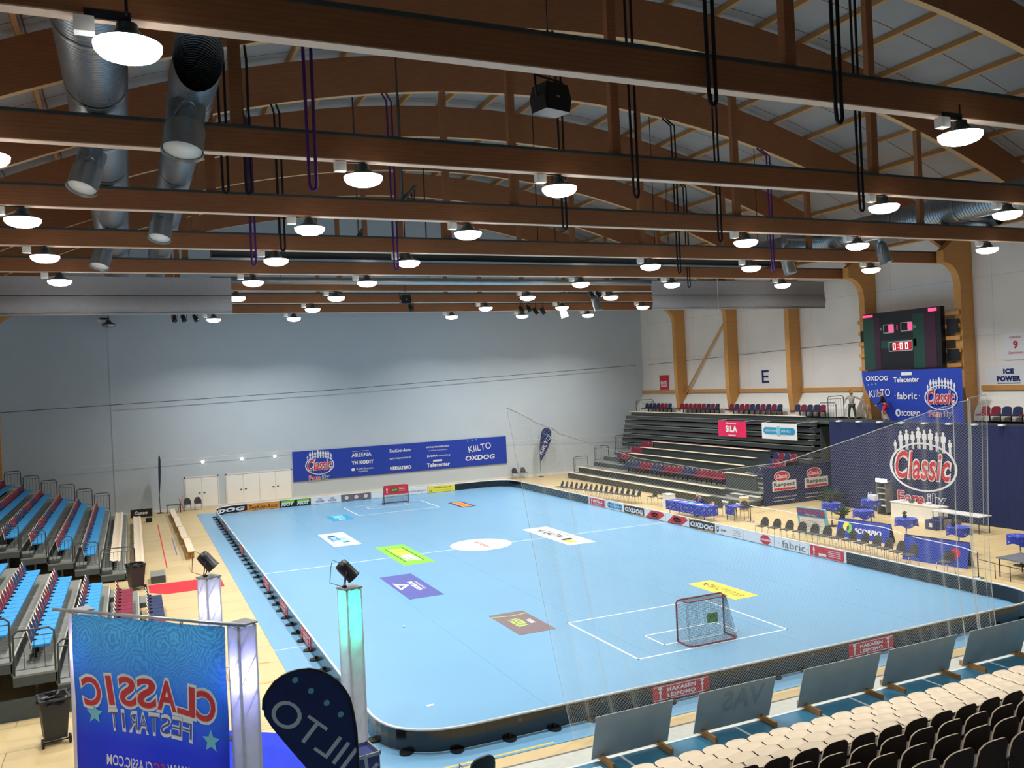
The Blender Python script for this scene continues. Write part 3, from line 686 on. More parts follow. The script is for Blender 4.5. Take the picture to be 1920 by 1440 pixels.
p = P(); p.text('VEERA', .0, -.1, .4, 'pfaintgreen', w=.95, bold=.04).text('TEBE', .05, .3, .16, 'pwhite', w=.5, bold=.03).poly([(-1.0, -.6), (-.95, -.6), (-.75, .0), (-.85, .58), (-.9, .58), (-.8, .0)], 'pfaintgreen')
sticker('brown-grey floor sticker with green lettering near the left edge of the net', 5.72, 6.5, 6.92, 8.93, 'pbrown', p)

# ---- boards ----------------------------------------------------------------
BH = .5
def board_base(L_):
    t = thing('rink_board', 'x', 'rink board')
    q = MB(); q.box(0.004, 0, .03, L_-.004, .035, BH-.03, 'board'); q.build('panel', t)
    q = MB(); q.tube([(0, .018, BH-.02), (L_, .018, BH-.02)], .028, 'white', 8); q.build('top_rail', t)
    for x in (.45, 1.5):
        if x < L_:
            q = MB(); q.prism([(x+.15*cos(a*pi/10), .03+.2*sin(a*pi/10)) for a in range(11)], .013, .05, 'black', 'xy'); q.box(x-.02, .03, .04, x+.02, .08, .12, 'black'); q.build('support_foot', t)
    return t
ADS_FAR = {}
b0 = board_base(2.0); used = False; KIDS[b0.name] = list(b0.children)
for _c in b0.children: KIDS[_c.name] = []
def put(x, y, rot, label):
    global used
    t = b0 if not used else dup(b0, (0, 0, 0)); used = True
    t.location = (x, y, 0); t.rotation_euler.z = rot; tag(t, label, None, 'rink boards'); return t
def ad(t, base, items, u0=0.01, u1=1.99, inner=True, v0=.035, v1=.465, name='advert'):
    """advert sheet on the inner (-Y local) or outer (+Y local) face"""
    if inner: Oo = Vector((u0, -.001, v0)); U = X
    else: Oo = Vector((u1, .036, v0)); U = -X
    q = MB(); slab(q, Oo+(-Y if inner else Y)*.003, U, Z, u1-u0, v1-v0, .003, base); a = q.build(name, t)
    if items and items.items: items.to_mesh(Oo+(-Y if inner else Y)*.003, U, Z, 'advert_print', a, .003)
    return a
W_, H_ = 1.98, .43
def p_oxdog():
    return P().poly([(0, 0), (W_, 0), (W_, .06), (0, .0)], 'porange').poly([(0, .36), (W_*.5, H_), (0, H_)], 'porange').text('OXDOG', W_/2, .2, .24, 'pwhite', w=1.8, bold=.05, shear=.15)
def p_redpill():
    return P().poly([(.1, .0), (1.3, .0), (1.9, .3), (1.7, .43), (.7, .43)], 'pred').ell(1.0, .22, .35, .12, 'pwhite').text('Saarioinen', 1.0, .22, .1, 'pred', w=.55).poly([(.4, 0), (1.1, 0), (1.25, .08)], 'pblue', 2)
far = {2: ('porange', P().text('TeeKoo-Auto', W_/2, .2, .26, 'pblack', w=1.75, shear=.3, bold=.01), 'orange board advert TeeKoo style lettering'),
 4: ('pblack', P().poly([(.1, .25), (.9, .25), (.95, .42), (.15, .4)], 'pgreen').text('FSOT', .5, .18, .22, 'pwhite', w=.8, bold=.06, shear=.3).poly([(1.1, .25), (1.85, .25), (1.9, .42), (1.15, .4)], 'pgreen').text('FSOT', 1.5, .18, .22, 'pwhite', w=.8, bold=.06, shear=.3), 'x'),
 6: ('pwhite', P().text('ICE', .6, .29, .12, 'pslate', w=.25, bold=.05).text('POWER', .6, .15, .12, 'pslate', w=.55, bold=.05).text('ICE', 1.4, .29, .12, 'pslate', w=.25, bold=.05).text('POWER', 1.4, .15, .12, 'pslate', w=.55, bold=.05), 'x'),
 8: ('pgrey', P().ell(.35, .22, .16, .15, 'pred').ell(.35, .22, .13, .12, 'pwhite', 2).text('O|O', .35, .22, .12, 'pred', w=.16).ell(1.0, .22, .16, .15, 'pred').ell(1.0, .22, .13, .12, 'pwhite', 2).text('O|O', 1.0, .22, .12, 'pred', w=.16).ell(1.65, .22, .16, .15, 'pred').ell(1.65, .22, .13, .12, 'pwhite', 2).text('O|O', 1.65, .22, .12, 'pred', w=.16), 'x'),
 10: ('pwhite', None, 'x'), 12: ('pwhite', P().text('gymmotion', 1.0, .2, .2, 'pgrey', w=1.7), 'x'),
 14: ('pyellow', P().text('Rakennus Keskus Oy', 1.1, .3, .1, 'pblack', w=1.3, bold=.03).text('Katto ja asennus', 1.2, .13, .08, 'porange', w=1.3).ell(.22, .12, .1, .07, 'pblack', 2, 20, .6), 'x'), 16: None}
LB = {2: 'orange advert with dark serif lettering, far end board', 4: 'black advert with green patches, far end board', 6: 'white advert with two small blue logos, far end board', 8: 'grey advert with three red and white round emblems, far end board',
      10: 'white section behind the far goal', 12: 'white section with thin grey lettering right of the far goal', 14: 'yellow advert on the far end board', 16: 'plain black section at the right end of the far end board'}
for x in range(2, 18, 2):
    t = put(x, 40, 0, 'rink board, '+LB[x])
    if far[x]: ad(t, far[x][0], far[x][1])
# right long side, U runs from far to near: section starts at y and runs to y-2
right = {27: ('pwhite', P().rect(.15, .02, 1.85, .41, 'pred').text('KARKKI', 1.1, .22, .2, 'pwhite', w=1.2, bold=.03).person(.35, .06, .3, 'pwhite', 2), 'red and white advert, first after the black boards'),
 0: None}
RA = {28: ('pwhite', P().rect(.12, .02, 1.88, .41, 'pred').text('EMTALA', 1.1, .25, .16, 'pwhite', w=1.1, bold=.03).text('lounas', 1.1, .1, .08, 'pwhite', w=.9).person(.35, .06, .3, 'pwhite', 2), 'red advert with white figure, farthest advert'),
 26: ('pwhite', P().rect(.35, .06, 1.65, .37, 'pteal').ell(.35, .215, .16, .155, 'pteal').ell(1.65, .215, .16, .155, 'pteal').ell(1.0, .215, .1, .17, 'pcyan', 2).text('KESKUS  SAIRAALA', 1.0, .215, .1, 'pwhite', w=1.4, layer=3), 'white advert with a blue pill shape'),
 24: ('pblack', p_oxdog(), 'black and orange advert, farther one'),
 22: ('pwhite', p_redpill(), 'white advert with slanted red shape, farther one'), 20: ('pwhite', p_redpill(), 'white advert with slanted red shape, nearer one'),
 18: ('pblack', p_oxdog(), 'black and orange advert, nearer one'),
 16: ('pwhite', P().ell(.2, .2, .09, .12, 'pblack').ell(.2, .23, .05, .05, 'pwhite', 2).ell(.12, .34, .03, .03, 'pblack').ell(.28, .34, .03, .03, 'pblack').text('WWF', .62, .2, .1, 'pblack', w=.4, bold=.04).rect(1.3, .1, 1.85, .115, 'pgrey').rect(1.3, .17, 1.8, .185, 'pgrey').rect(1.3, .24, 1.85, .255, 'pgrey').rect(1.3, .31, 1.8, .325, 'pgrey'), 'white advert with a small black logo and grey lines'),
 14: ('pwhite', P().poly([(1.05, .2), (1.3, .02), (1.6, .02), (1.85, .2), (1.6, .41), (1.3, .41)], 'pred').rect(1.05, .17, 1.85, .24, 'pwhite', 2).text('RUSTA', 1.45, .205, .06, 'pred', w=.6, layer=3), 'white advert with a red diamond emblem'),
 12: ('pwhite', P().text('fabric', 1.15, .21, .3, 'pgrey', w=1.35).ell(.3, .2, .02, .02, 'pgrey').ell(1.95, .2, .02, .02, 'pgrey'), 'white advert with large grey lettering'),
 10: ('pwhite', P().rect(.08, .02, 1.86, .42, 'pred').person(.3, .04, .36, 'pwhite', 2).rect(.55, .06, .95, .16, 'pwhite', 2).rect(1.05, .32, 1.7, .34, 'pwhite', 2).rect(1.05, .25, 1.7, .27, 'pwhite', 2).rect(1.05, .18, 1.7, .2, 'pwhite', 2).rect(1.05, .11, 1.7, .13, 'pwhite', 2), 'red advert with white line text, nearest advert')}
for y in range(38, 2, -2):
    t = put(20, y, -pi/2, 'rink board on the right side, '+(RA[y][2] if y in RA else ('plain black, near part' if y < 10 else 'plain black, far part behind the net')))
    if y in RA: ad(t, RA[y][0], RA[y][1])
def p_bakery():
    q = P().rect(0, 0, 1.56, .36, 'pred').rect(.025, .025, 1.535, .04, 'pwhite', 2).rect(.025, .32, 1.535, .335, 'pwhite', 2)
    for u in (.2, 1.36):
        q.person(u, .05, .24, 'pwhite', 2).ell(u, .29, .055, .035, 'pwhite', 2)
    return q.text('HAKASEN', .78, .24, .09, 'pwhite', w=.78, bold=.04).text('LEIPOMO', .78, .11, .09, 'pwhite', w=.78, bold=.04)
for x in range(18, 2, -2):
    t = put(x, 0, pi, 'rink board of the near end'+(', carrying the red bakery advert closest to the camera' if x == 10 else ', carrying the right-hand red bakery advert' if x == 14 else ', plain black, '+('left' if x < 8 else 'middle' if x < 13 else 'right')+' part'))
    if x in (8, 14): ad(t, 'pred', p_bakery(), .38 if x == 8 else .5, (.38 if x == 8 else .5)+1.56, False, .07, .43, 'advert_sticker')
    q = MB(); q.box(.2, .036, .40, .5, .038, .415, 'pgrey').box(1.2, .036, .33, 1.28, .038, .41, 'pgrey'); q.build('maker_mark', t)
for y in range(2, 38, 2):
    t = put(0, y, pi/2, 'rink board of the left side, '+('%s part' % ('near' if y < 14 else 'middle' if y < 26 else 'far'))+(' with a pinkish red sticker outside' if y in (32, 24, 16, 12, 8) else ''))
    if y in (32, 24, 16, 12, 8):
        ad(t, 'pred', p_bakery(), .25, 1.81, False, .07, .43, 'advert_sticker')
def corner(cx, cy, a0, label, adv=None):
    bulge = lambda a: 1+.1035*sin(2*(a-a0))**2
    t = thing('rink_board_corner', label, 'rink board', (cx, cy, 0), 0, 'rink corner boards'); n = 14; R_ = 2.0
    q = MB(); an = [a0+pi/2*i/n for i in range(n+1)]
    vs = []
    for a in an:
        r1 = R_*bulge(a); r2_ = r1+.035; vs += [(r1*cos(a), r1*sin(a), .03), (r2_*cos(a), r2_*sin(a), .03), (r2_*cos(a), r2_*sin(a), BH-.03), (r1*cos(a), r1*sin(a), BH-.03)]
    fs = []
    for i in range(n):
        for j in range(4): fs.append((4*i+j, 4*i+4+j, 4*i+4+(j+1) % 4, 4*i+(j+1) % 4))
    q.add(vs, fs, 'board', False); q.build('panel', t)
    MB().tube([((R_*bulge(a)+.018)*cos(a), (R_*bulge(a)+.018)*sin(a), BH-.02) for a in an], .028, 'white', 8).build('top_rail', t)
    for k in (.2, .5, .8):
        a = a0+pi/2*k; q = MB(); Tm = Matrix.Rotation(a-pi/2, 4, 'Z'); q.prism([(.15*cos(b*pi/10), R_*bulge(a)+.03+.2*sin(b*pi/10)) for b in range(11)], .013, .05, 'black', 'xy', Tm); q.build('support_foot', t)
    if adv:
        base, pr = adv; r2 = R_-.004; ln = R_*pi/2
        fn = lambda u, v, rr=r2: Vector((rr*bulge(a0+pi/2*(1-u))*cos(a0+pi/2*(1-u)), rr*bulge(a0+pi/2*(1-u))*sin(a0+pi/2*(1-u)), .035+v*.43))
        q = MB(); q.sheet(lambda u, v: fn(u, v), 16, 1, base, smooth=False); s = q.build('advert', t)
        q = MB()
        for pts, fs_, m, ly in pr.items:
            q.add([fn(u/W_, v/H_, r2-.004*(ly+1)) for u, v in pts], fs_, m)
        q.build('advert_print', s)
corner(2, 2, pi, 'curved black rink board at the near left corner'); corner(18, 2, -pi/2, 'curved black rink board at the near right corner')
corner(2, 38, pi/2, 'curved rink board at the far left corner with the black and orange advert', ('pblack', p_oxdog())); corner(18, 38, 0, 'curved black rink board at the far right corner')

# ---- goals -------------------------------------------------------------------
def net_lines(mb, fn, nu, nv, r, m, seg=1):
    """cords along both directions of a surface fn(u, v) as thin square rods"""
    def rod(a, b):
        a = Vector(a); b = Vector(b); d = (b-a)
        if d.length < 1e-6: return
        d.normalize(); x = d.orthogonal().normalized()*r; y = d.cross(x)
        vs = [a+x, a+y, a-x-y, b+x, b+y, b-x-y]
        mb.add(vs, [(0, 1, 4, 3), (1, 2, 5, 4), (2, 0, 3, 5)], m)
    for i in range(nu+1):
        for k in range(seg): rod(fn(i/nu, k/seg), fn(i/nu, (k+1)/seg))
    for j in range(nv+1):
        for k in range(seg): rod(fn(k/seg, j/nv), fn((k+1)/seg, j/nv))
def goal(x, y, flip, label):
    t = thing('floorball_goal', label, 'goal', (x, y, .012), pi if flip else 0)      # opening faces +Y local
    r = .024; q = MB()
    q.tube([(-.8, 0, .03), (-.8, 0, 1.08), (-.76, 0, 1.15), (-.7, 0, 1.17), (.7, 0, 1.17), (.76, 0, 1.15), (.8, 0, 1.08), (.8, 0, .03)], r, 'maroonpipe', 8); q.build('front_frame', t)
    q = MB(); q.tube([(-.8, 0, .03), (-.8, -.52, .03), (-.7, -.62, .03), (.7, -.62, .03), (.8, -.52, .03), (.8, 0, .03)], r, 'maroonpipe', 8); q.build('base_frame', t)
    q = MB(); q.tube([(-.72, 0, 1.17), (-.66, -.32, 1.15), (.66, -.32, 1.15), (.72, 0, 1.17)], r*.8, 'maroonpipe', 8); q.build('top_hoop', t)
    q = MB()
    back = lambda u, v: (-.66+1.32*u+(u-.5)*.2*(1-v), -.32-.28*(1-v)+.12*sin(pi*v), .04+1.1*v)
    net_lines(q, back, 34, 28, .003, 'gnet', 4)
    for s in (-1, 1):
        side = lambda u, v, s=s: (s*(.79-.12*u*v), -u*(.60-.28*v), .04+1.1*v)
        net_lines(q, side, 12, 28, .003, 'gnet', 2)
    net_lines(q, lambda u, v: (-.72+1.44*u, -.32*v, 1.16), 30, 7, .003, 'gnet')
    drop_ = lambda u, v: (-.6+1.2*u, -.25+.05*sin(u*6), .05+1.05*v)
    net_lines(q, drop_, 26, 20, .002, 'gnet', 2)
    q.build('net', t); return t
g1 = goal(10, 3.5, False, 'maroon-framed floorball goal at the near end with a dark net')
sg = P().text('SALI', .2, .2, .1, 'pdgreen', w=.3).text('BANDY', .22, .08, .07, 'pcyan', w=.34)
o = MB(); slab(o, Vector((.10, -.17, .42)), X, Z, .36, .28, .006, 'pgreen'); o = o.build('net_patch', g1)
sg.to_mesh((.10, -.17, .42), X, Z, 'patch_print', o, .003)
g2 = goal(10.85, 36.5, True, 'maroon-framed goal at the far end with a red advert cloth on its front')
g2.location.x = 10.75
q = MB(); slab(q, Vector((.8, .03, .62)), -X, Z, 1.6, .56, .006, 'pred'); a_ = q.build('cover_cloth', g2)
P().rect(.5, .15, .9, .42, 'pdgreen').text('SALI', .7, .28, .12, 'pyellow', w=.3).person(.2, .1, .36, 'pwhite').rect(1.0, .4, 1.4, .42, 'pwhite').rect(1.0, .3, 1.4, .32, 'pwhite').rect(1.0, .2, 1.4, .22, 'pwhite').to_mesh((.8, .031, .62), -X, Z, 'cloth_print', a_, .004)
q = MB(); q.sheet(lambda u, v: (-.78+1.56*u, .02, .05+.58*v), 2, 2, 'pslate'); 
# ball and scraps left on the rink
def small(name, label, cat, x, y, q): return tag(q.build(name, None, (x, y, .013)), label, cat)
q = MB(); q.lathe([(.004, 0), (.025, .01), (.036, .036), (.025, .062), (.004, .072)], 'pwhite', 12); small('floorball', 'small white floorball in the right half of the rink near the yellow sticker', 'ball', 17.4, 5.0, q)
q = MB(); q.box(-.09, -.05, 0, .08, .05, .012, 'pwhite'); small('paper_scrap', 'white paper scrap on the mat at the near left corner', 'paper', 1.65, 2.6, q)
q = MB(); q.lathe([(.004, 0), (.025, .01), (.036, .036), (.025, .062), (.004, .072)], 'pwhite', 12); small('floorball', 'small white floorball left of the brown sticker', 'ball', 3.0, 9.2, q)

# ---- safety net behind the near goal -------------------------------------------
def lerp(a, b, t): return a+(b-a)*t
TOPP = [(2.36, 6.97), (3.6, 6.35), (5.3, 5.75), (7.3, 5.31), (9.2, 5.33), (10.8, 5.62), (13.3, 6.1), (15.96, 6.58)]
def top_at(x):
    for (x0, z0), (x1, z1) in zip(TOPP[:-1], TOPP[1:]):
        if x <= x1: return lerp(z0, z1, (x-x0)/(x1-x0))
    return TOPP[-1][1]
def netfn(u, v):
    # gathered towards both side edges, free folds there
    xt = lerp(2.36, 15.96, u); xb = lerp(3.6, 16.2, u)
    edge = math.exp(-u*9)+math.exp(-(1-u)*9)
    x = lerp(xb, xt, v)+.06*edge*sin(u*120); y = -1.0+.35*(1-v)*0.6*sin(pi*v)+.16*edge*sin(u*150)+.15*(1-v)
    z = lerp(.02, top_at(xt), v); return Vector((x, y, z))
def ug(u):   # cords bunch near the side edges
    return u-0.055*sin(2*pi*u)
t = thing('safety_net', 'large white safety net hanging behind the near goal with drooping top edge', 'net')
q = MB(); nu, nv = 400, 176
def rod(mb, a, b, r, m):
    d = (b-a)
    if d.length < 1e-6: return
    d.normalize(); x = d.orthogonal().normalized()*r; y = d.cross(x)
    mb.add([a+x, a+y, a-x-y, b+x, b+y, b-x-y], [(0, 1, 4, 3), (1, 2, 5, 4), (2, 0, 3, 5)], m)
G = {}
def gp(i, j):
    if (i, j) not in G: G[(i, j)] = netfn(ug(min(1, max(0, i/nu))), j/nv)
    return G[(i, j)]
for i in range(-nv, nu, 2):       # diamonds: both diagonal families
    for s in (0, 1):
        j = 0; a = i
        while j < nv:
            st = 2
            i0, i1 = (a+j, a+j+st) if s == 0 else (nu-(a+j), nu-(a+j+st))
            if 0 <= min(i0, i1) and max(i0, i1) <= nu: rod(q, gp(i0, j), gp(i1, j+st), .0013, 'net')
            j += st
q.build('mesh', t)
MB().tube([netfn(ug(k/40), 1) for k in range(41)], .009, 'net', 5).build('top_rope', t)
q = MB()
for u, r_ in ((0, .003), (1, .009), (.965, .005), (.985, .006), (.94, .004)): q.tube([netfn(ug(u), k/10) for k in range(11)], r_, 'net', 4)
q.build('edge_rope', t)
tag(MB().tube([(24.0, 20.2, 12.5), (24.0, 20.2, 10.8)], .012, 'net', 4).build('pull_cord'), 'thin pale cord hanging in front of the right divider curtain', 'cord')
tag(MB().tube([(33.2, 43.98, 11.3), (33.3, 43.9, 8.8), (33.9, 43.95, 6.2)], .025, 'net', 4).build('pull_cord'), 'pale rope hanging in the far right corner by the grey wall', 'cord')
# ================================================================ seats
def shell(mb, w_, prof, m_front, m_back, m_edge, crown=.06, bow=.05, th=.022, n=8):
    """bent plywood panel: prof = [(y, z)] bottom to top; the front faces -normal side, rounded top corners"""
    k = len(prof); F = []; B = []
    for j, (py, pz) in enumerate(prof):
        t = j/(k-1)
        for i in range(n+1):
            u = i/n*2-1; ww = w_/2*(1-.10*max(0, t-.55)**1.5*4*.5)
            zz = pz-(crown*(u**4)+crown*.35*u*u)*t*t if crown else pz
            yy = py+bow*u*u
            F.append(Vector((u*ww, yy, zz)))
    for j in range(k):
        for i in range(n+1):
            p = F[j*(n+1)+i]; B.append(p+Vector((0, -th, 0)))
    quad = [(j*(n+1)+i, j*(n+1)+i+1, (j+1)*(n+1)+i+1, (j+1)*(n+1)+i) for j in range(k-1) for i in range(n)]
    mb.add(F, quad, m_front, True); mb.add(B, [q_[::-1] for q_ in quad], m_back, True)
    ring = [i for i in range(n+1)]+[(j+1)*(n+1)+n for j in range(k-1)]+[(k-1)*(n+1)+i for i in range(n-1, -1, -1)]+[(k-1-j)*(n+1) for j in range(1, k-1)]
    L_ = len(ring); vs = [F[i] for i in ring]+[B[i] for i in ring]
    mb.add(vs, [(i, (i+1) % L_, L_+(i+1) % L_, L_+i) for i in range(L_)], m_edge)
    return mb
BACK = [(-.22, .36), (-.235, .5), (-.26, .66), (-.29, .82)]
def make_seat(name, backm, seatm, label, parts=True, folded=False, big=False):
    """tip-up grandstand seat, sitter faces +Y local, z = 0 on the deck"""
    t = thing(name, label, 'seat')
    q = MB(); shell(q, .505, BACK, backm, 'brown', 'beige', .05, .045); q.build('backrest', t)
    q = MB()
    if folded: q.box(-.22, -.2, .40, .22, -.13, .82, seatm)
    else: q.box(-.245, -.2, .40, .245, .22, .46, seatm); q.box(-.22, -.19, .385, .22, .21, .40, 'brown')
    q.build('seat_pad', t)
    q = MB(); q.box(-.255, -.2, .02, -.235, -.12, .5, 'dark').box(-.255, -.2, .40, -.235, .1, .43, 'dark'); q.build('bracket', t)
    return t
def make_pan(label, group=None):
    """backless beige shell seat"""
    t = thing('shell_chair', label, 'seat', group=group)
    q = MB(); n = 8; prof = [(-.2, .445), (-.17, .43), (-.05, .405), (.1, .41), (.19, .425), (.22, .40), (.225, .36)]
    F = []; k = len(prof)
    for py, pz in prof:
        for i in range(n+1):
            u = i/n*2-1; F.append(Vector((u*.25, py-(.09*u*u if py > .15 else .03*u*u if py > .05 else 0)+(.05*u**4 if py < -.15 else 0), pz+.022*u*u-(.03*u**6))))
    Bv = [p+Vector((0, 0, -.02)) for p in F]; quad = [(j*(n+1)+i, (j+1)*(n+1)+i, (j+1)*(n+1)+i+1, j*(n+1)+i+1) for j in range(k-1) for i in range(n)]
    q.add(F, quad, 'beige', True); q.add(Bv, [a[::-1] for a in quad], 'brown', True)
    ring = [i for i in range(n+1)]+[(j+1)*(n+1)+n for j in range(k-1)]+[(k-1)*(n+1)+i for i in range(n-1, -1, -1)]+[(k-1-j)*(n+1) for j in range(1, k-1)]
    L_ = len(ring); q.add([F[i] for i in ring]+[Bv[i] for i in ring], [(i, L_+i, L_+(i+1) % L_, (i+1) % L_) for i in range(L_)], 'brown')
    q.build('shell', t)
    q = MB(); q.box(-.02, -.1, 0, .02, -.04, .40, 'dark').box(-.03, -.12, .0, .03, .05, .02, 'dark').box(-.27, -.08, .36, .27, -.04, .39, 'dark'); q.build('bracket', t)
    return t
ORD = ('front', 'second', 'third', 'fourth', 'fifth', 'sixth', 'seventh', 'eighth', 'ninth', 'tenth')
def railing(name, pts, label, group, h=1.05, gap=.14, infill=True, z=None):
    """handrail panel along one straight run pts=(a, b)"""
    a, b = Vector(pts[0]), Vector(pts[1]); d = b-a; L_ = d.length; d.normalize(); up = Z
    t = thing(name, label, 'railing', a, 0, group)
    q = MB(); r = .024; c = .1
    q.tube([Vector((0, 0, 0)), up*(h-c), up*h+d*c, up*h+d*(L_-c), up*(h-c)+d*L_, d*L_], r, 'rail', 7); q.build('frame', t)
    q = MB(); q.tube([up*(h-.16), up*(h-.16)+d*L_], .012, 'rail', 5); q.tube([up*.12, up*.12+d*L_], .012, 'rail', 5)
    if infill:
        n = int(L_/gap)
        for i in range(1, n): q.tube([up*.12+d*(L_*i/n), up*(h-.16)+d*(L_*i/n)], .008, 'rail', 4)
    q.build('bars', t); return t

# ================================================================ left stand (people would face +X)
LX, LD, LH = -4.40, .935, .345
def deck(k, x0, x1, y0, y1, z, label, fascia=.34, axis='x', group=None, side=1):
    """one tier of a stand: deck, front fascia, nosing"""
    t = thing('stand_tier', label, 'stand tier', ((x0+x1)/2, (y0+y1)/2, 0), 0, group); hx = (x1-x0)/2; hy = (y1-y0)/2
    q = MB(); q.box(-hx, -hy, z-.05, hx, hy, z, 'plat'); q.build('deck', t)
    q = MB()
    if axis == 'x':
        f = hx if side > 0 else -hx; q.box(min(f, f-side*.03), -hy, z-fascia, max(f, f-side*.03), hy, z-.05, 'platd'); q.box(-hx, -hy, z-fascia*.8, hx, -hy+.03, z-.05, 'platd'); q.box(-hx, hy-.03, z-fascia*.8, hx, hy, z-.05, 'platd')
        for yy in (-hy+.3, 0, hy-.3): q.box(-.04, yy-.04, 0, .04, yy+.04, z-.05, 'platd')
        q.build('fascia', t)
        q = MB(); q.box(min(f, f-side*.04), -hy, z, max(f, f-side*.04), hy, z+.008, 'nose'); yy = -hy+1.6
        while yy < hy: q.box(-hx, yy-.015, z, hx, yy+.015, z+.005, 'nose'); yy += 1.96
        q.build('nosing', t)
    else:
        f = hy if side > 0 else -hy; q.box(-hx, f-.03, z-fascia, hx, f, z-.05, 'platd'); 
        xx = -hx+.5
        while xx < hx: q.box(xx-.04, -.04, 0, xx+.04, .04, z-.05, 'platd'); xx += 3
        q.build('fascia', t)
        q = MB(); q.box(-hx, f-.04, z, hx, f, z+.008, 'nose'); xx = -hx+.8
        while xx < hx: q.box(xx-.02, -hy, z, xx+.02, hy, z+.005, 'nose'); xx += 1.06
        q.build('nosing', t)
    return t
FB0, FB1 = 22.2, 41.6          # far block
NB0, NB1 = 6.9, 18.2           # near block
for k in range(1, 8):
    xf = LX-LD*k+.42; xb = xf-LD+.0
    if k == 7: xb = XL+.02
    z = LH*k
    deck(k, xb, xf, FB0, FB1, z, 'grey deck tier of the far left stand, %s step from the floor' % ORD[k-1], min(.34, z-.01))
xo = .45
for k in range(1, 8):
    xf = LX+xo-LD*k+.42; xb = xf-LD
    if k == 7: xb = XL+.02
    z = LH*k
    deck(k, xb, xf, NB0, NB1, z, 'grey deck tier of the near left stand, %s step from the floor' % ORD[k-1], min(.34, z-.01))
random.seed(11)
sp_ = {}
def seat_proto(key, *a, **kw):
    if key not in sp_: sp_[key] = (make_seat(*a, **kw), [False])
    return sp_[key]
def place_seat(key, args, loc, rot, label, group):
    p_, u_ = seat_proto(key, *args)
    t = p_ if not u_[0] else dup(p_, loc, rot); u_[0] = True
    t.location = loc; t.rotation_euler.z = rot; tag(t, label, 'seat', group); return t
CNAME = {'maroon': 'maroon', 'navy': 'dark blue'}
def runcol():
    out = []
    while len(out) < 60: out += [random.choice(('maroon', 'navy'))]*random.choice((1, 1, 2, 3, 4))
    return out
# far block, two backless rows then blue seats
pan = make_pan('x'); pan_used = False
def place_pan(loc, rot, label, group):
    global pan_used
    t = pan if not pan_used else dup(pan, loc, rot); pan_used = True
    t.location = loc; t.rotation_euler.z = rot; tag(t, label, 'seat', group)
for k in (0, 1):
    for j in range(33):
        place_pan((LX-LD*k, 23.2+.505*j, LH*k), -pi/2, 'backless beige shell seat, %s row of the far left stand' % ORD[k], 'beige shell seats, %s row, far left stand' % ORD[k])
for k in range(2, 8):
    cs = runcol()
    for j in range(33):
        c = cs[j]; place_seat(('b', c), ('stadium_chair', c, 'seatblue', 'x'), (LX-LD*k, 23.2+.505*j, LH*k), -pi/2, 'bright blue seat with %s back, %s row of the far left stand' % (CNAME[c], ORD[k]), '%s-backed blue seats, %s row, far left stand' % (CNAME[c], ORD[k]))
for k in range(0, 6):
    cs = runcol(); n = 17
    for j in range(n):
        c = cs[j]; sm = 'seatblue' if k >= 2 else c
        lb = ('bright blue seat with %s back, %s row of the near left stand' if k >= 2 else '%s upholstered seat, %s row of the near left stand')
        place_seat(('b' if k >= 2 else 'm', c), ('stadium_chair', c, sm, 'x'), (LX+xo-LD*k, 8.0+.52*j, LH*k), -pi/2, lb % (CNAME[c], ORD[k]), '%s-backed seats, %s row, near left stand' % (CNAME[c], ORD[k]))
# half-step blocks in the aisles
def step(x0, x1, y0, y1, z, label, zb=0.0):
    t = MB().box(-(x1-x0)/2, -(y1-y0)/2, zb, (x1-x0)/2, (y1-y0)/2, z-.012, 'platd').box(-(x1-x0)/2, -(y1-y0)/2, z-.012, (x1-x0)/2, (y1-y0)/2, z, 'plat').build('aisle_step', None, ((x0+x1)/2, (y0+y1)/2, 0))
    return tag(t, label, 'step', 'aisle steps of the left stand')
for k in range(0, 6):
    xf = LX+xo-LD*(k+1)+.42
    step(xf, xf+.45, 16.9, 18.1, LH*k+.18, 'grey half-step block at the far end of the near left stand, %s from the floor' % ORD[k], LH*k+.001)
    xf = LX-LD*(k+1)+.42
    step(xf, xf+.42, 22.25, 22.95, LH*k+.18, 'grey half-step block at the near end of the far left stand, %s from the floor' % ORD[k], LH*k+.001)
step(-4.0, -3.45, 20.9, 22.1, .3, 'grey step block on the floor beside the black bin and red carpet')
# railings
for k in range(2, 8):
    xf = LX-LD*k+.42
    railing('guard_rail', ((xf-.86, FB1-.03, LH*k), (xf-.04, FB1-.03, LH*k)), 'grey guard rail at the far end of the left stand, %s from the right' % ORD[k-2], 'guard rails at the far end of the left stand', 1.1)
for k in range(1, 8):
    xf = LX-LD*k+.42
    railing('guard_rail', ((xf-.9, FB0+.02, LH*k), (xf+(.35 if k == 1 else -.04), FB0+.02, LH*k)), 'dark guard rail at the near end of the far left stand, %s step' % ORD[k-1], 'guard rails above the entrance gap', 1.05)
for k in range(2, 8):
    xf = LX+xo-LD*k+.42
    railing('guard_rail', ((xf-.9, NB0+.02, LH*k), (xf-.03, NB0+.02, LH*k)), 'dark guard rail at the near end of the near left stand, %s step' % ORD[k-1], 'guard rails at the near end of the left stand', 1.05, .2)
# dark gangway between and behind, closing panels
struct(MB().box(XL, NB0-.1, 0, LX+xo-LD*1.6, NB0-.02, .5, 'platd').build('trim_12'))

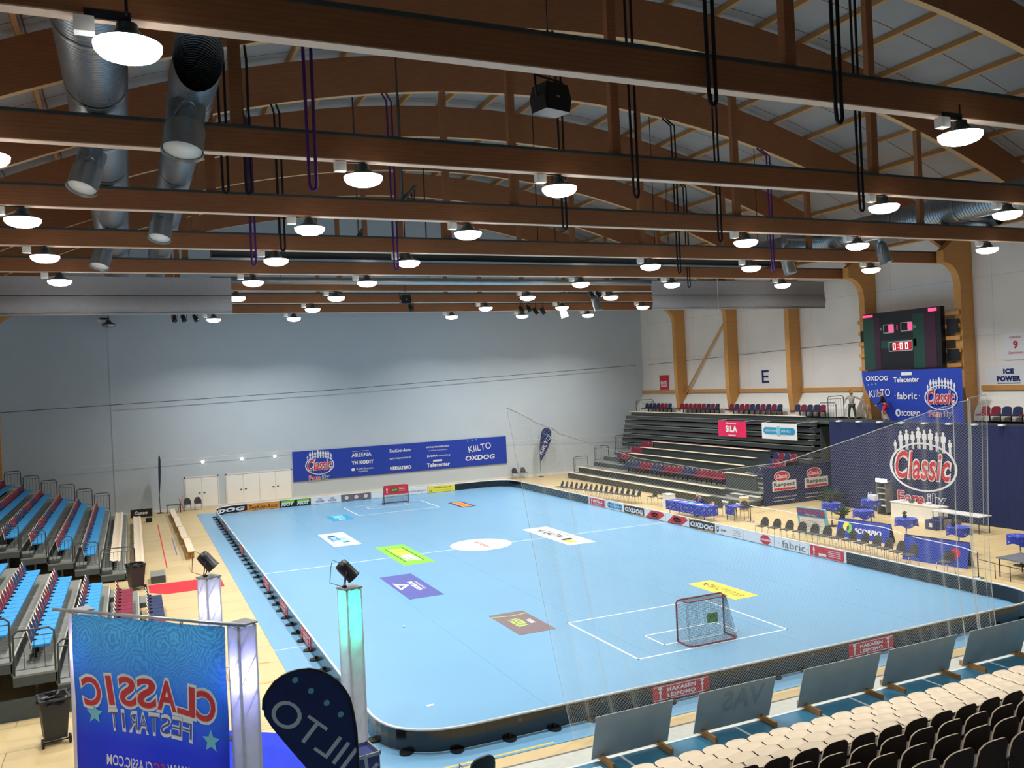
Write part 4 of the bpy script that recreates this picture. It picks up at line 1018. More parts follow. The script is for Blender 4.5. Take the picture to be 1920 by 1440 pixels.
# ================================================================ stand in front of the camera (people face +Y)
NX0, NX1 = .3, 16.5
NY, ND, NH, NZ = -3.35, .93, .375, 0.0
for k in range(1, 8):
    yf = NY-ND*k+.42; 
    deck(k, NX0, NX1, yf-ND, yf, NH*k, 'grey deck tier of the stand in the foreground, %s step from the floor' % ORD[k-1], .34, 'y')
for k in range(0, 4):
    n = int((14.9-.8*k)/.53)
    for j in range(n):
        x = 1.6+.53*j+.12*k
        place_pan((x, NY-ND*k, NH*k), 0, 'backless beige shell seat, %s row of the foreground stand' % ORD[k], 'beige shell seats, %s row, foreground' % ORD[k])
def brown_seat():
    t = thing('plywood_chair', 'x', 'seat')
    q = MB(); shell(q, .475, [(-.2, .26), (-.215, .42), (-.24, .58), (-.265, .73)], 'beige', 'brown', 'beige', .07, .06, .02, 10); q.build('backrest', t)
    q = MB(); q.box(-.22, -.18, .36, .22, .12, .385, 'brown'); q.build('seat_pan', t)
    q = MB(); q.box(-.265, -.16, 0, -.245, -.1, .42, 'dark').box(-.265, -.2, .4, .265, -.17, .44, 'dark'); q.build('bracket', t); return t
bs = brown_seat(); bu = False
for k in range(4, 8):
    for j in range(int((15.5-1.15*(k-4))/.53)):
        x = .75+.53*j+.12*(k % 2)
        if x > 13.2-1.05*(k-4): continue
        t = bs if not bu else dup(bs, (0, 0, 0)); bu = True
        t.location = (x, NY-ND*k, NH*k); tag(t, 'dark brown plywood seat seen from behind, %s row of the foreground stand' % ORD[k], 'seat', 'brown plywood seats, %s row, foreground' % ORD[k])

# ================================================================ right stand (people face -X)
RX, RD, RH = 25.5, .93, .345
RY0, RY1 = 23.3, 41.3
for k in range(1, 6):
    xf = RX+RD*k-.42
    deck(k, xf, xf+RD, 21.0, RY1, RH*k, 'dark grey deck tier of the right stand, %s step from the floor' % ORD[k-1], min(.34, RH*k-.01), side=-1)
def bench(x, y0, y1, z, h, label):
    t = thing('folded_seat_row', label, 'seat row', (x, (y0+y1)/2, z), 0, 'folded seat rows of the right stand'); L_ = (y1-y0)/2
    MB().box(-.05, -L_, 0.002, .04, L_, h-.03, 'platd').build('folded_backs', t)
    MB().box(-.20, -L_, h-.03, .05, L_, h, 'beige').build('timber_slat', t); return t
bench(RX, 23.6, 41.0, 0, .45, 'long folded seat row with pale slat, lowest of the right stand')
bench(RX+RD, 23.5, 41.0, RH, .44, 'long folded seat row with pale slat, second of the right stand')
bench(RX+RD*3, 24.0, 36.6, RH*3, .9, 'long folded seat row with pale slat, fourth of the right stand')
bench(RX+RD*4, 24.0, 36.4, RH*4, .92, 'long folded seat row with pale slat, fifth of the right stand')
bench(RX+RD*5, 23.9, 36.2, RH*5, .93, 'long folded seat row with pale slat, highest below the stacked tiers')
bench(RX+RD*2, 21.8, 24.5, RH*2, .9, 'short folded seat row with pale slat beside the near steps')
rs = {}
def rseat(c, x, y, z, label, group): place_seat(('m', c), ('stadium_chair', c, c, 'x'), (x, y, z), pi/2, label, group)
cs = runcol()
for j in range(23): rseat(cs[j], RX+RD*2, 24.9+.5*j, RH*2, '%s seat in the third row of the right stand behind the net' % CNAME[cs[j]], '%s seats in the third row, right stand' % CNAME[cs[j]])
for k, (n, m_) in {3: (3, 4), 4: (3, 3), 5: (4, 3)}.items():
    for j in range(n):
        c = 'navy' if k == 3 else ('maroon', 'maroon', 'navy')[j % 3] if k == 4 else ('maroon', 'navy')[j % 2]
        rseat(c, RX+RD*k-.03*(k == 5)*2, 22.1+.5*j, RH*k, '%s upright seat in the near group of the %s row, right stand' % (CNAME[c], ORD[k]), 'near group of seats, %s row, right stand' % ORD[k])
    for j in range(m_):
        c = 'maroon' if j < 3 else 'navy'
        rseat(c, RX+RD*k-.06*(k == 5), 37.0+.5*j, RH*k, '%s upright seat in the far group of the %s row, right stand' % (CNAME[c], ORD[k]), 'far group of seats, %s row, right stand' % ORD[k])
# pushed-in telescopic tiers
for j in range(7):
    z = 2.05+.345*j; x0 = 30.47+.075*j
    t = thing('stacked_tier', 'dark pushed-in tier of the right stand, %s from the bottom of the stack' % ORD[j], 'stand tier', (x0, (20.9+RY1)/2, z), 0, 'pushed-in tiers'); L_ = (RY1-20.9)/2
    MB().box(0, -L_, .0, min(2.3, 33.3-x0) if j < 6 else .12, L_, .235, 'platd').build('fascia', t)
    q = MB(); q.box(-.05, -L_, .235, .18, L_, .262, 'scred' if j % 2 else 'plat'); q.build('edge', t)
    q = MB(); q.box(-.3, -L_-.02, .27, .15, -L_+.06, .295, 'nose'); q.build('end_plate', t)
bench(31.05, 21.8, 40.6, 4.46, .25, 'top folded seat row with pale slat, above the stacked tiers')
t = thing('stand_gallery', 'dark top gallery deck along the right wall', 'stand tier', (32.7, 14.0, 0))
MB().box(-1.6, -22, 4.30, 1.68, 27.2, 4.42, 'platd').build('deck', t); MB().box(-1.0, -22, 4.42, -.9, 27.2, 4.52, 'platd').build('kerb', t)
q = MB()
for yy in (-18, -12, -6, 0, 5): q.box(-1.55, yy-.06, 0, -1.43, yy+.06, 4.3, 'platd')
q.build('support', t)
cs = ['navy']*4+['maroon']*2+['navy']+['maroon']*8+['navy']+['maroon', 'navy']+['maroon']*2+['maroon', 'navy', 'maroon', 'maroon', 'navy', 'navy', 'maroon', 'navy', 'maroon', 'navy', 'navy', 'maroon', 'navy', 'maroon', 'navy', 'navy', 'maroon']
for j in range(37):
    y = 41.8-.53*j
    if min(abs(y-(TY(i)-.5)) for i in range(4, 9)) < .48: continue
    rseat(cs[j], 33.05, y, 4.42, '%s seat in the top gallery row of the right stand' % CNAME[cs[j]], '%s seats in the gallery row' % CNAME[cs[j]])
for j, c in enumerate(('maroon', 'maroon', 'navy', 'navy', 'maroon', 'navy')):
    y = 12.0-.55*j; rseat(c, 33.0, y, 4.42, '%s gallery seat right of the big blue drape' % CNAME[c], '%s gallery seats at the right frame edge' % CNAME[c])
railing('guard_rail', ((32.0, 41.4, 4.42), (33.6, 41.4, 4.42)), 'grey guard rail at the far end of the gallery beside the grey wall', 'guard rails of the right stand', 1.1)
for k in (1, 3, 5):
    railing('guard_rail', ((RX+RD*k-.3, RY1-.05, RH*k), (RX+RD*k+.9, RY1-.05, RH*k)), 'grey guard rail at the far end of the right stand, %s step' % ORD[k-1], 'guard rails of the right stand', 1.15)
railing('guard_rail', ((32.3, 21.3, 4.42), (33.5, 21.3, 4.42)), 'grey stair rail on the gallery near the standing woman, higher one', 'guard rails of the right stand', 1.35, .2)
railing('guard_rail', ((32.9, 22.6, 4.42), (33.0, 21.4, 4.42)), 'grey stair rail on the gallery near the standing woman, lower one', 'guard rails of the right stand', .95, .2, False)
# steps at the near end of the right stand
for k in range(0, 6):
    x = RX+RD*(k+1)-.42
    for y in (21.1, 22.4) if k < 5 else ():
        t = MB().box(-.38, -.5, RH*k+.001, 0, .5, RH*k+.17, 'plat').box(-.4, -.52, RH*k+.17, .0, .52, RH*k+.185, 'nose').build('aisle_step', None, (x, y+.3, 0)); tag(t, 'half-step of the right stand by the near aisle, %s from the floor, %s' % (ORD[k], 'outer' if y < 22 else 'inner'), 'step', 'aisle steps of the right stand')
t = thing('dark_gap_filler', 'dark box standing in for the shaded gap between stacked tiers and big blue drape', 'panel', (31.4, 20.84, 0)); MB().box(-.2, -.03, 0, .9, .03, 4.1, 'platd').build('panel', t)  # dark box added for the shade in the gap
# ================================================================ banners, signs and scoreboard
def cloth(name, label, cat, A, B, z0, z1, m, folds=.04, nf=9, top_pull=0, group=None, nu=60, nv=10, cut=None):
    """hanging cloth from A to B (plan points); returns object and its surface function (u along, v up in metres)"""
    A = Vector((A[0], A[1], 0)); B = Vector((B[0], B[1], 0)); d = B-A; L_ = d.length; d.normalize(); nrm = d.cross(Z)
    def fn(u, v):       # metres
        k = (1-v/(z1-z0)*.6)
        return d*u+Z*(z0+v)+nrm*(folds*k*sin(u*nf*.9+sin(u*1.7)*1.3)+folds*.4*sin(u*23+v))
    q = MB(); q.sheet(lambda a, b: fn(a*L_, b*(z1-z0)) if cut is None else fn(*cut(a*L_, b*(z1-z0))), nu, nv, m)
    o = q.build(name, None, A); tag(o, label, cat, group); return o, fn, L_
def cprint(o, pr, fn, step=.006, U=None, name='printing'):
    q = MB()
    for pts, fs, m, ly in pr.items:
        e = .001
        vs = []
        for u, v in pts:
            p0 = fn(u, v); n = (fn(u+e, v)-p0).cross(fn(u, v+e)-p0).normalized(); vs.append(p0+n*(step*(ly+1)))
        q.add(vs, fs, m)
    return q.build(name, o)
# long banner on the far wall
p = P(); p.classic(1.85, 1.02, 1.95)
p.text('AREENA', 4.85, 1.52, .28, 'pwhite', w=1.45, bold=.02).rect(4.2, 1.78, 5.4, 1.8, 'pwhite').text('YH KODIT', 4.9, .98, .26, 'pwhite', w=1.6, bold=.05)
p.ell(4.2, .5, .14, .1, 'pwhite').text('Keski-Suomen', 5.05, .53, .14, 'pwhite', w=1.2).text('Optiikka', 4.9, .33, .13, 'pwhite', w=.7)
p.text('TeeKoo-Auto', 7.7, 1.62, .24, 'pwhite', w=1.6, shear=.3, bold=.02).text('sporttiapteekki.fi', 7.7, 1.05, .2, 'pwhite', w=1.6).text('MEDIATEKO', 7.7, .35, .26, 'pwhite', w=1.6, bold=.06)
p.text('AUTO JA RENGASPALVELU', 10.6, 1.66, .15, 'pwhite', w=1.8, bold=.03).text('autotalojen ammattilainen', 10.6, 1.42, .11, 'pwhite', w=1.5)
p.text('JULMA', 10.15, 1.0, .2, 'pwhite', w=.85, bold=.02).text('consulting', 11.1, 1.0, .17, 'pwhite', w=.9).text('Telecenter', 10.6, .35, .3, 'pwhite', w=1.8, bold=.03).rect(10.2, .58, 10.9, .72, 'pwhite')
p.ell(13.0, 1.9, .05, .05, 'pcyan').ell(13.35, 1.93, .05, .05, 'pcyan').ell(13.7, 1.98, .05, .05, 'pcyan').text('KIILTO', 13.95, 1.38, .48, 'pwhite', w=1.85, rot=.12).text('OXDOG', 13.95, .62, .36, 'pwhite', w=2.4, bold=.03, shear=.1)
sign('sponsor_banner', 'long blue banner of white sponsor names hung on the grey far wall', 'banner', (5.61, 43.93, 1.2), X, Z, 16.15, 2.08, 'bblue', p, .02, step=.006)
# big drape with the team logo
A0, B0 = (29.85, 18.75), (31.0, 4.0)
o, fn, L_ = cloth('drape', 'huge navy drape with large team logo hanging from the gallery edge to the floor', 'drape', A0, B0, .03, 4.55, 'bluecurt', .016, 5, nu=160, nv=8)
cprint(o, P().classic(5.55, 2.42, 3.5), fn, .012)
q = MB()
for k in range(11): q.box(.0, -.12, 4.38, .22, .12, 4.45, 'pwhite', Matrix.Translation((.078*k*1.1, -1.25*k*1.02-.6, .15)))
q.build('tie_strap', o)
p = P()
for cu in (1.45, 3.75):
    p.ell(cu-.15, 1.55, .55, .3, 'pwhite').ell(cu-.15, 1.55, .50, .26, 'pred', 2).text('Classic', cu-.15, 1.55, .24, 'pwhite', w=.8, shear=.25, bold=.03, layer=3)
    p.rect(cu-.85, .75, cu+.85, 1.3, 'pwhite', 2).text('Respect', cu, 1.07, .3, 'pgrey', w=1.5, bold=.06, layer=3).rect(cu-.75, .78, cu+.8, .9, 'pred', 3)
    p.text('www.scclassic.com', cu, .42, .1, 'pwhite', w=1.7).rect(cu-.85, .2, cu+.7, .225, 'pwhite')
o, fn, L_ = cloth('logo_banner', 'dark blue banner printed twice with a respect logo beside the stand steps', 'banner', (26.9, 20.75), (32.0, 20.75), .02, 2.08, 'bluecurt', .005, 3, nu=60, nv=4)
cprint(o, p, fn, .008)
# upper banner with folded corner
o, fn0, L_ = None, None, None
A1, B1 = (32.55, 18.93), (32.62, 12.72)
def cutf(u, v):
    t = v/2.72; lo = 1.9*max(0, (1-t))**2.2; return (lo+(6.2-lo)*(u/6.2), v)
def mk():
    p = P()
    p.text('OXDOG', 1.05, 2.3, .26, 'pwhite', w=1.5, bold=.02, shear=.1).ell(.45, 1.95, .05, .05, 'pcyan').ell(.7, 1.97, .05, .05, 'pcyan').ell(.95, 2.0, .05, .05, 'pcyan').text('KIILTO', 1.2, 1.5, .4, 'pwhite', w=1.4, rot=.06)
    p.text('Telecenter', 2.95, 2.2, .28, 'pwhite', w=1.6, bold=.03).rect(2.65, 2.42, 3.3, 2.58, 'pwhite').text('fabric', 2.95, 1.35, .36, 'pwhite', w=1.25, bold=.01).ell(2.2, 1.35, .03, .03, 'pwhite').ell(3.72, 1.35, .03, .03, 'pwhite')
    p.text('SCORPIO', 3.15, .42, .26, 'pwhite', w=1.15, bold=.03).ell(2.35, .45, .17, .2, 'pwhite').ell(2.38, .45, .07, .12, 'bblue', 2)
    return p.classic(5.0, 1.25, 1.85)
o, fn, L_ = cloth('sponsor_banner', 'blue sponsor banner below the scoreboard with its lower left corner folded away', 'banner', A1, B1, 4.44, 7.14, 'bblue', .012, 4, cut=cutf, nu=60, nv=14)
cprint(o, mk(), fn, .012)
# scoreboard
t = thing('scoreboard', 'black electronic scoreboard with red digits on the right wall', 'scoreboard', (33.2, 16.65, 7.2))
q = MB(); q.box(-.16, -2.5, 0, .14, 2.5, 3.1, 'scbody'); q.build('cabinet', t)
q = MB()
for u0, u1, m in ((0, .75, 'scgreen'), (.75, 1.15, 'scred'), (3.3, 4.0, 'scgreen'), (4.0, 4.7, 'scred')): q.box(-.17, 2.5-u1, .02, -.16, 2.5-u0, 2.85, m)
q.box(-.17, -1.0, 1.15, -.16, 1.3, 1.55, 'scgreen'); q.build('colour_fields', t)
p = P()
def seg(u, v, s, ch, m):   # seven-segment digit in a box of width .5s, height s
    on = {'0': 'abcdef', '1': 'bc', ':': ''}[ch]; w_ = .5*s; th_ = .1*s
    R_ = {'a': (0, s-th_, w_, s), 'b': (w_-th_, s/2, w_, s), 'c': (w_-th_, 0, w_, s/2), 'd': (0, 0, w_, th_), 'e': (0, 0, th_, s/2), 'f': (0, s/2, th_, s), 'g': (0, s/2-th_/2, w_, s/2+th_/2)}
    for k in on: a = R_[k]; p.rect(u+a[0], v+a[1], u+a[2], v+a[3], m, 4)
    if ch == ':': p.rect(u+.1*s, v+.25*s, u+.2*s, v+.35*s, m, 4).rect(u+.1*s, v+.65*s, u+.2*s, v+.75*s, m, 4)
def frame(u0, v0, u1, v1, m='pwhite', t_=.03):
    p.rect(u0, v0, u1, v0+t_, m, 2).rect(u0, v1-t_, u1, v1, m, 2).rect(u0, v0, u0+t_, v1, m, 2).rect(u1-t_, v0, u1, v1, m, 2)
frame(1.72, .95, 3.25, 1.47); frame(1.4, 1.95, 2.1, 2.42); frame(2.55, 1.98, 3.3, 2.45)
p.text('H', 1.25, 2.2, .16, 'pwhite').text('G', 3.42, 2.2, .16, 'pwhite')
p.rect(1.75, 1.99, 2.06, 2.38, 'redled', 3).rect(3.0, 2.02, 3.26, 2.41, 'redled', 3)
p.rect(1.95, .99, 3.2, 1.43, 'pred', 1)
seg(2.0, 1.04, .34, '0', 'whiteled'); seg(2.28, 1.04, .34, ':', 'whiteled'); seg(2.45, 1.04, .34, '0', 'whiteled'); seg(2.8, 1.04, .34, '0', 'whiteled'); seg(2.2, 2.08, .26, '1', 'redled')
p.rect(.02, 2.9, .7, 3.02, 'redled', 2).rect(4.3, 2.88, 4.8, 3.04, 'redled', 2)
p.to_mesh((-.17, 2.5, 0), -Y, Z, 'digits', t, .004)
q = MB()
for z in (-.02, .72, 1.35, 1.95, 2.6): q.box(.16, -3.3, z, .24, 3.2, z+.2, 'colwood')
q.build('timber_bearers', t)
q = MB(); q.box(.12, -3.25, .3, .2, -2.55, .9, 'black').box(.12, -3.25, 1.7, .2, -2.6, 2.4, 'scbody').box(.12, 2.55, 1.6, .2, 3.0, 2.2, 'dark'); q.build('side_box', t)
# wall signs
q = MB(); [q.box(-.03, a, b, 0, c, d, 'pblue') for a, b, c, d in ((.22, 0, .36, .85), (-.3, 0, .3, .14), (-.25, .36, .3, .49), (-.3, .71, .3, .85))]
tag(q.build('wall_letter', None, (34.39, 28.95, 6.6)), 'large blue letter E on the pale right wall', 'letter')
p = P().text('KATKI', .6, .55, .3, 'pwhite', w=.9, bold=.05).rect(.15, .25, 1.0, .33, 'pwhite'); sign('wall_sign', 'red sign with white lettering on the right wall near the far corner', 'sign', (34.36, 41.5, 6.25), -Y, Z, 1.25, 1.15, 'pred', p, .03)
p = P().text('9', .62, .72, .38, 'pred', bold=.05).text('HUURINAINEN', .62, 1.08, .1, 'pred', w=.6).text('Saarioinen', .62, .35, .14, 'pred', w=.75, shear=.2)
sign('jersey_board', 'white jersey-shaped board with a red number nine at the right edge', 'sign', (34.34, 11.75, 7.42), -Y, Z, 1.25, 1.3, 'pwhite', p, .05)
p = P().text('ICE', 1.25, .78, .26, 'pblue', w=.55, bold=.08).text('POWER', 1.25, .42, .28, 'pblue', w=1.25, bold=.08).rect(.65, .18, 1.85, .22, 'pblue')
sign('wall_sign', 'white sign with blue ice power lettering below the jersey board', 'sign', (34.34, 12.8, 6.1), -Y, Z, 2.6, 1.1, 'pwhite', p, .03)
p = P().text('SiLA', 1.35, .5, .42, 'pwhite', w=1.15, bold=.05).text('Suomessa', 1.35, .85, .12, 'pwhite', w=1.0, bold=.02).rect(1.0, .08, 1.75, .12, 'pwhite')
o, fn, L_ = cloth('hanging_banner', 'magenta cloth banner hanging on the stacked tiers', 'banner', (30.25, 28.85), (30.25, 26.1), 3.33, 4.32, 'magenta', .006, 5); cprint(o, p, fn); MB().tube([(0, -.05, .99+3.33), (.75, -.05, 4.36)], .01, 'pwhite', 4).tube([(0, -2.7, .99+3.33), (.75, -2.7, 4.36)], .01, 'pwhite', 4).build('tie_cord', o)
p = P().rect(.35, .3, 2.65, .7, 'pteal').ell(.35, .5, .2, .2, 'pteal').ell(2.65, .5, .2, .2, 'pteal').ell(1.45, .5, .16, .3, 'pcyan', 2).text('KESKI-SUOMEN', .85, .5, .12, 'pwhite', w=1.0).text('SAIRAALA', 2.1, .5, .14, 'pwhite', w=.8)
o, fn, L_ = cloth('hanging_banner', 'white banner with blue pill-shaped logo hanging on the stacked tiers', 'banner', (30.25, 24.65), (30.25, 21.65), 3.35, 4.3, 'pwhite', .004, 3); cprint(o, p, fn); MB().tube([(0, -.05, 4.29), (.75, -.05, 4.36)], .01, 'pwhite', 4).tube([(0, -2.9, 4.29), (.75, -2.9, 4.36)], .01, 'pwhite', 4).build('tie_cord', o)
p = P().text('Conoo', .6, .27, .22, 'pwhite', w=.75, bold=.04, shear=.15)
sign('floor_sign', 'low black sign with white script at the far end of the left stand', 'sign', (-4.75, 42.15, .02), X, Z, 1.25, .5, 'pblack', p, .04)
# feather flags
def feather(name, label, base, h, wd, ang, clothm, pr=None, mirror=False):
    """teardrop flag: mast curves over the top, cloth plane along local X"""
    t = thing(name, label, 'flag', base, ang)
    mast = [(0, 0, 0), (0, 0, h*.35), (-.02*wd, 0, h*.62), (-.10*wd, 0, h*.78)]+[(-.10*wd-.45*wd*(1-cos(a))*1.0, 0, h*.78+h*.22*sin(a)) for a in [pi*k/10 for k in range(2, 9)]]
    MB().tube(mast, .018, 'black', 7, radii=[.022]*4+[.014]*7).build('mast', t)
    q = MB(); edge = mast[1:]
    lo = [(-.02, 0, h*.30), (-.30*wd, 0, h*.42), (-.62*wd, 0, h*.58), (-.88*wd, 0, h*.74)]
    poly = [(x, z) for x, _, z in edge]+[(x, z) for x, _, z in lo[::-1]]
    q.prism(poly, -.006, .006, clothm, 'xz'); c = q.build('cloth', t)
    if pr: pr(c, t)
    MB().lathe([(.02, .0), (.22, .0), (.22, .03), (.03, .06)][1:], 'dark', 12).build('ground_base', t)
    return t
def kfar(c, t):
    p = P().text('KIILTO', -.42, 2.35, .3, 'pwhite', w=1.5, rot=1.05)
    for k in range(3): p.ell(-.78+.12*k, 3.05-.02*k, .035, .035, 'pcyan')
    p.to_mesh((0, -.007, 0), X, Z, 'printing', c, .004)
feather('feather_flag', 'tall blue feather flag by the grey far wall right of the long banner', (24.25, 43.2, 0), 3.75, 1.15, pi, 'pblue', None)
f2 = [o for o in COL.objects if o.name.startswith('feather_flag')][0]
p = P().text('KIILTO', .45, 2.45, .34, 'pwhite', w=1.6, rot=1.0); [p.ell(.42+.16*k, 3.3-.05*k, .04, .04, 'pcyan') for k in range(3)]
f2.rotation_euler.z = pi
q = MB()
for pts, fs, m, ly in p.items: q.add([(-u, .007+.004*ly, v) for u, v in pts], fs, m)
q.build('printing', [c for c in f2.children if c.name.startswith('cloth')][0])
fl3 = feather('feather_flag', 'tall blue feather flag seen nearly edge-on by the far end of the left stand', (-3.0, 43.35, 0), 3.75, 1.1, radians(97), 'pblue', kfar)

# ================================================================ right side of the rink
def chair():
    t = thing('stacking_chair', 'x', 'chair')
    q = MB(); prof = [(-.19, .44), (-.21, .55), (-.23, .68), (-.26, .82)]
    shell(q, .46, prof, 'chairgrey', 'chairgrey', 'chairgrey', .13, .04, .015, 8); q.build('backrest', t)
    q = MB(); q.box(-.22, -.2, .43, .22, .22, .455, 'chairgrey'); q.build('seat', t)
    for sx in (-1, 1):
        for y0, y1 in ((.2, .24), (-.18, -.24)):
            MB().tube([(sx*.19, y0, .43), (sx*.21, y1, .0)], .012, 'chrome', 6).build('leg', t)
    return t
ch = chair(); chu = False
def put_chair(x, y, rot, label, group):
    global chu
    t = ch if not chu else dup(ch, (0, 0, 0)); chu = True
    t.location = (x, y, .0); t.rotation_euler.z = rot; tag(t, label, None, group)
for j in range(13):
    y = 14.35-.66*j; x = 21.35+.55*sin(pi*j/13)
    put_chair(x, y, pi/2+.12*(1 if j < 6 else -1), 'grey chair beside the right rink boards, %s' % ('before the poster board' if j < 3 else 'before the first blue A-board' if 4 <= j < 8 else 'past the first A-board' if j >= 8 else 'between poster board and A-board'), 'grey chairs beside the right rink boards, '+('far part' if j < 3 else 'middle gap' if j == 3 else 'middle' if j < 8 else 'near part'))
put_chair(21.55, 4.95, pi/2+.1, 'lone grey chair in front of the blue A-board with a red emblem', None)
for j in range(16):
    put_chair(20.95+1.35*j/15, 33.6-7.2*j/15, pi/2-.15, 'grey stacking chair in the far row at the foot of the right stand', 'far row of grey chairs below the right stand')
for x, y in ((22.9, 25.6), (23.0, 24.7)): put_chair(x, y, pi/2, 'grey chair in the pair beside the white cabinet and scorer table', 'pair of chairs beside the scorer table')
for x, y in ((22.2, 43.4), (22.9, 43.4)): put_chair(x, y, pi, 'grey chair against the far wall right of the long blue banner', 'pair of chairs at the far wall, right')
for x, y in ((-1.35, 43.2), (-.7, 43.2)): put_chair(x, y, pi, 'dark chair in front of the single white door', 'pair of chairs at the far wall, left')
for x, y in ((23.2, 19.9), (23.5, 19.2), (23.9, 18.7)): put_chair(x, y, 2.4, 'dark chair behind the scorer table', 'chairs behind the scorer table')
def chair_near(x, y, z, rot, label, mats='black', arm=False):
    t = thing('office_chair', label, 'chair', (x, y, z), rot)
    q = MB(); shell(q, .5, [(-.2, .46), (-.22, .6), (-.25, .75), (-.27, .9)], mats, mats, mats, .08, .05, .05, 8); q.build('backrest', t)
    q = MB(); q.box(-.24, -.2, .42, .24, .26, .48, mats); q.build('seat', t)
    for sx in (-1, 1):
        for sy in (-1, 1): MB().tube([(sx*.2, sy*.18, .42), (sx*.22, sy*.22, 0)], .015, 'chrome', 6).build('leg', t)
        if arm: MB().tube([(sx*.27, -.18, .44), (sx*.29, -.16, .68), (sx*.29, .1, .69), (sx*.27, .2, .45)], .016, 'chrome', 6).build('armrest', t)
    return t
chair_near(.95, -2.15, 0, 0.15, 'black chair with metal arm at the bottom edge below the near boards', arm=True)
chair_near(.15, -2.45, 0, 0.1, 'black chair at the bottom edge, left of the one with the metal arm')
# A-boards
def aboard(A, B, h, label, pr):
    A = Vector((A[0], A[1], 0)); B = Vector((B[0], B[1], 0)); d = (B-A); L_ = d.length; d.normalize(); n = d.cross(Z)
    t = thing('a_board', label, 'A-board', A)
    V = (Z*h-n*.25).normalized(); hh = sqrt(h*h+.0625)
    q = MB(); slab(q, n*.0, d, V, L_, hh, .02, 'bblue'); f = q.build('front_face', t)
    if pr: pr.to_mesh((0, 0, 0), d, V, 'face_print', f, .004)
    V2 = (Z*h+n*.25).normalized(); q = MB(); slab(q, -n*.5+d*L_, -d, V2, L_, hh, .02, 'pblack'); q.build('rear_face', t)
    MB().box(0, -.01, 0, .01, .01, .01, 'dark')
    return t
p = P().ell(.45, .5, .16, .2, 'pyellow').ell(.62, .42, .13, .2, 'pgreen', 2).ell(.55, .42, .06, .12, 'bblue', 3).text('SCORPIO', 1.55, .36, .22, 'pwhite', w=1.3, bold=.04)
aboard((23.75, 12.35), (24.1, 9.8), .8, 'blue A-board with white lettering and a yellow and green emblem', p)
p = P().ell(2.0, .5, .2, .18, 'pred').poly([(1.87, .4), (2.13, .4), (2.0, .2)], 'pred').text('GGR', 2.0, .5, .1, 'pblue', w=.25, layer=2)
aboard((22.3, 7.5), (22.75, 5.05), .93, 'blue A-board with a red emblem', p)
# barrier tape
tag(MB().tube([(23.3, 17.5, .8), (23.3, 15.2, .82), (23.4, 12.3, .78), (23.9, 9.8, .72), (22.6, 7.4, .86), (22.5, 5.0, .82), (21.9, 3.95, .86)], .014, 'pwhite', 4).build('barrier_tape'), 'white barrier tape stretched in front of the A-boards', 'tape')
for x, y, h in ((23.3, 17.5, .85), (21.9, 3.95, .9)):
    t = thing('barrier_post', 'thin barrier post on a flat base, '+('near the bin behind the chairs' if y > 10 else 'near the right edge of the safety net'), 'post', (x, y, 0)); MB().tube([(0, 0, .02), (0, 0, h)], .02, 'dark', 8).build('pole', t); MB().lathe([(.18, 0), (.18, .02), (.05, .035)], 'galv2', 16).build('base', t)
# poster board
p = P().rect(.05, .82, 1.5, 1.18, 'ppurple').text('CLASSIC', .78, 1.05, .13, 'pred', w=.75, bold=.04).text('FESTARIT', .78, .9, .08, 'pwhite', w=.6).ell(.2, 1.05, .09, .09, 'pred', 2).ell(1.35, 1.05, .09, .09, 'pred', 2).rect(.12, .1, 1.42, .78, 'pwhite', 2)
for k in range(7): p.rect(.2, .2+.07*k, 1.3-.1*(k % 3), .215+.07*k, 'pgrey', 3)
t = sign('poster_board', 'teal-framed poster board with a white sheet behind the row of chairs', 'board', (23.0, 13.75, .04), (Vector((.25, -1.6, 0))).normalized(), (Z-.15*-X*-1).normalized(), 1.58, 1.22, 'pcyan', p, .03)
MB().tube([(.45, -.3, -.02), (.2, -.35, 1.0)], .015, 'dark', 6).build('rear_leg', t); MB().tube([(.6, -1.2, -.02), (.4, -1.25, 1.0)], .015, 'dark', 6).build('rear_leg', t)
# round standing tables
def rtable():
    t = thing('standing_table', 'x', 'table')
    MB().lathe([(.42, 1.06), (.42, 1.09)], 'cream', 24).build('tabletop', t)
    q = MB(); n = 32; vs = []; fs = []
    for j in range(n):
        a = 2*pi*j/n; vs += [(.43*cos(a), .43*sin(a), 1.10), ((.45+.03*sin(5*a))*cos(a), (.45+.03*sin(5*a))*sin(a), .8+.05*sin(4*a+1))]
    for j in range(n): k = (j+1) % n; fs.append((2*j, 2*j+1, 2*k+1, 2*k))
    fs.append(tuple(2*j for j in range(n))); q.add(vs, fs, 'tablecloth', False); q.build('cloth_cover', t)
    MB().tube([(0, 0, .03), (0, 0, 1.06)], .03, 'chrome', 8).build('pole', t); MB().lathe([(.25, 0), (.25, .02), (.04, .05)], 'dark', 18).build('base', t); return t
rt = rtable(); 
for k, (x, y, lb) in enumerate(((25.4, 14.25, 'behind the poster board, left of the others'), (24.85, 11.8, 'behind the first blue A-board'), (27.4, 13.8, 'carrying white bottles, beside the lit display'), (24.55, 9.25, 'in front of the white counter'), (24.5, 6.75, 'with a plant, near the right edge of the net'), (24.65, 4.35, 'at the right frame edge'))):
    t = rt if k == 0 else dup(rt, (0, 0, 0)); t.location = (x, y, 0); tag(t, 'round standing table with blue cover, '+lb, None, 'round standing tables')
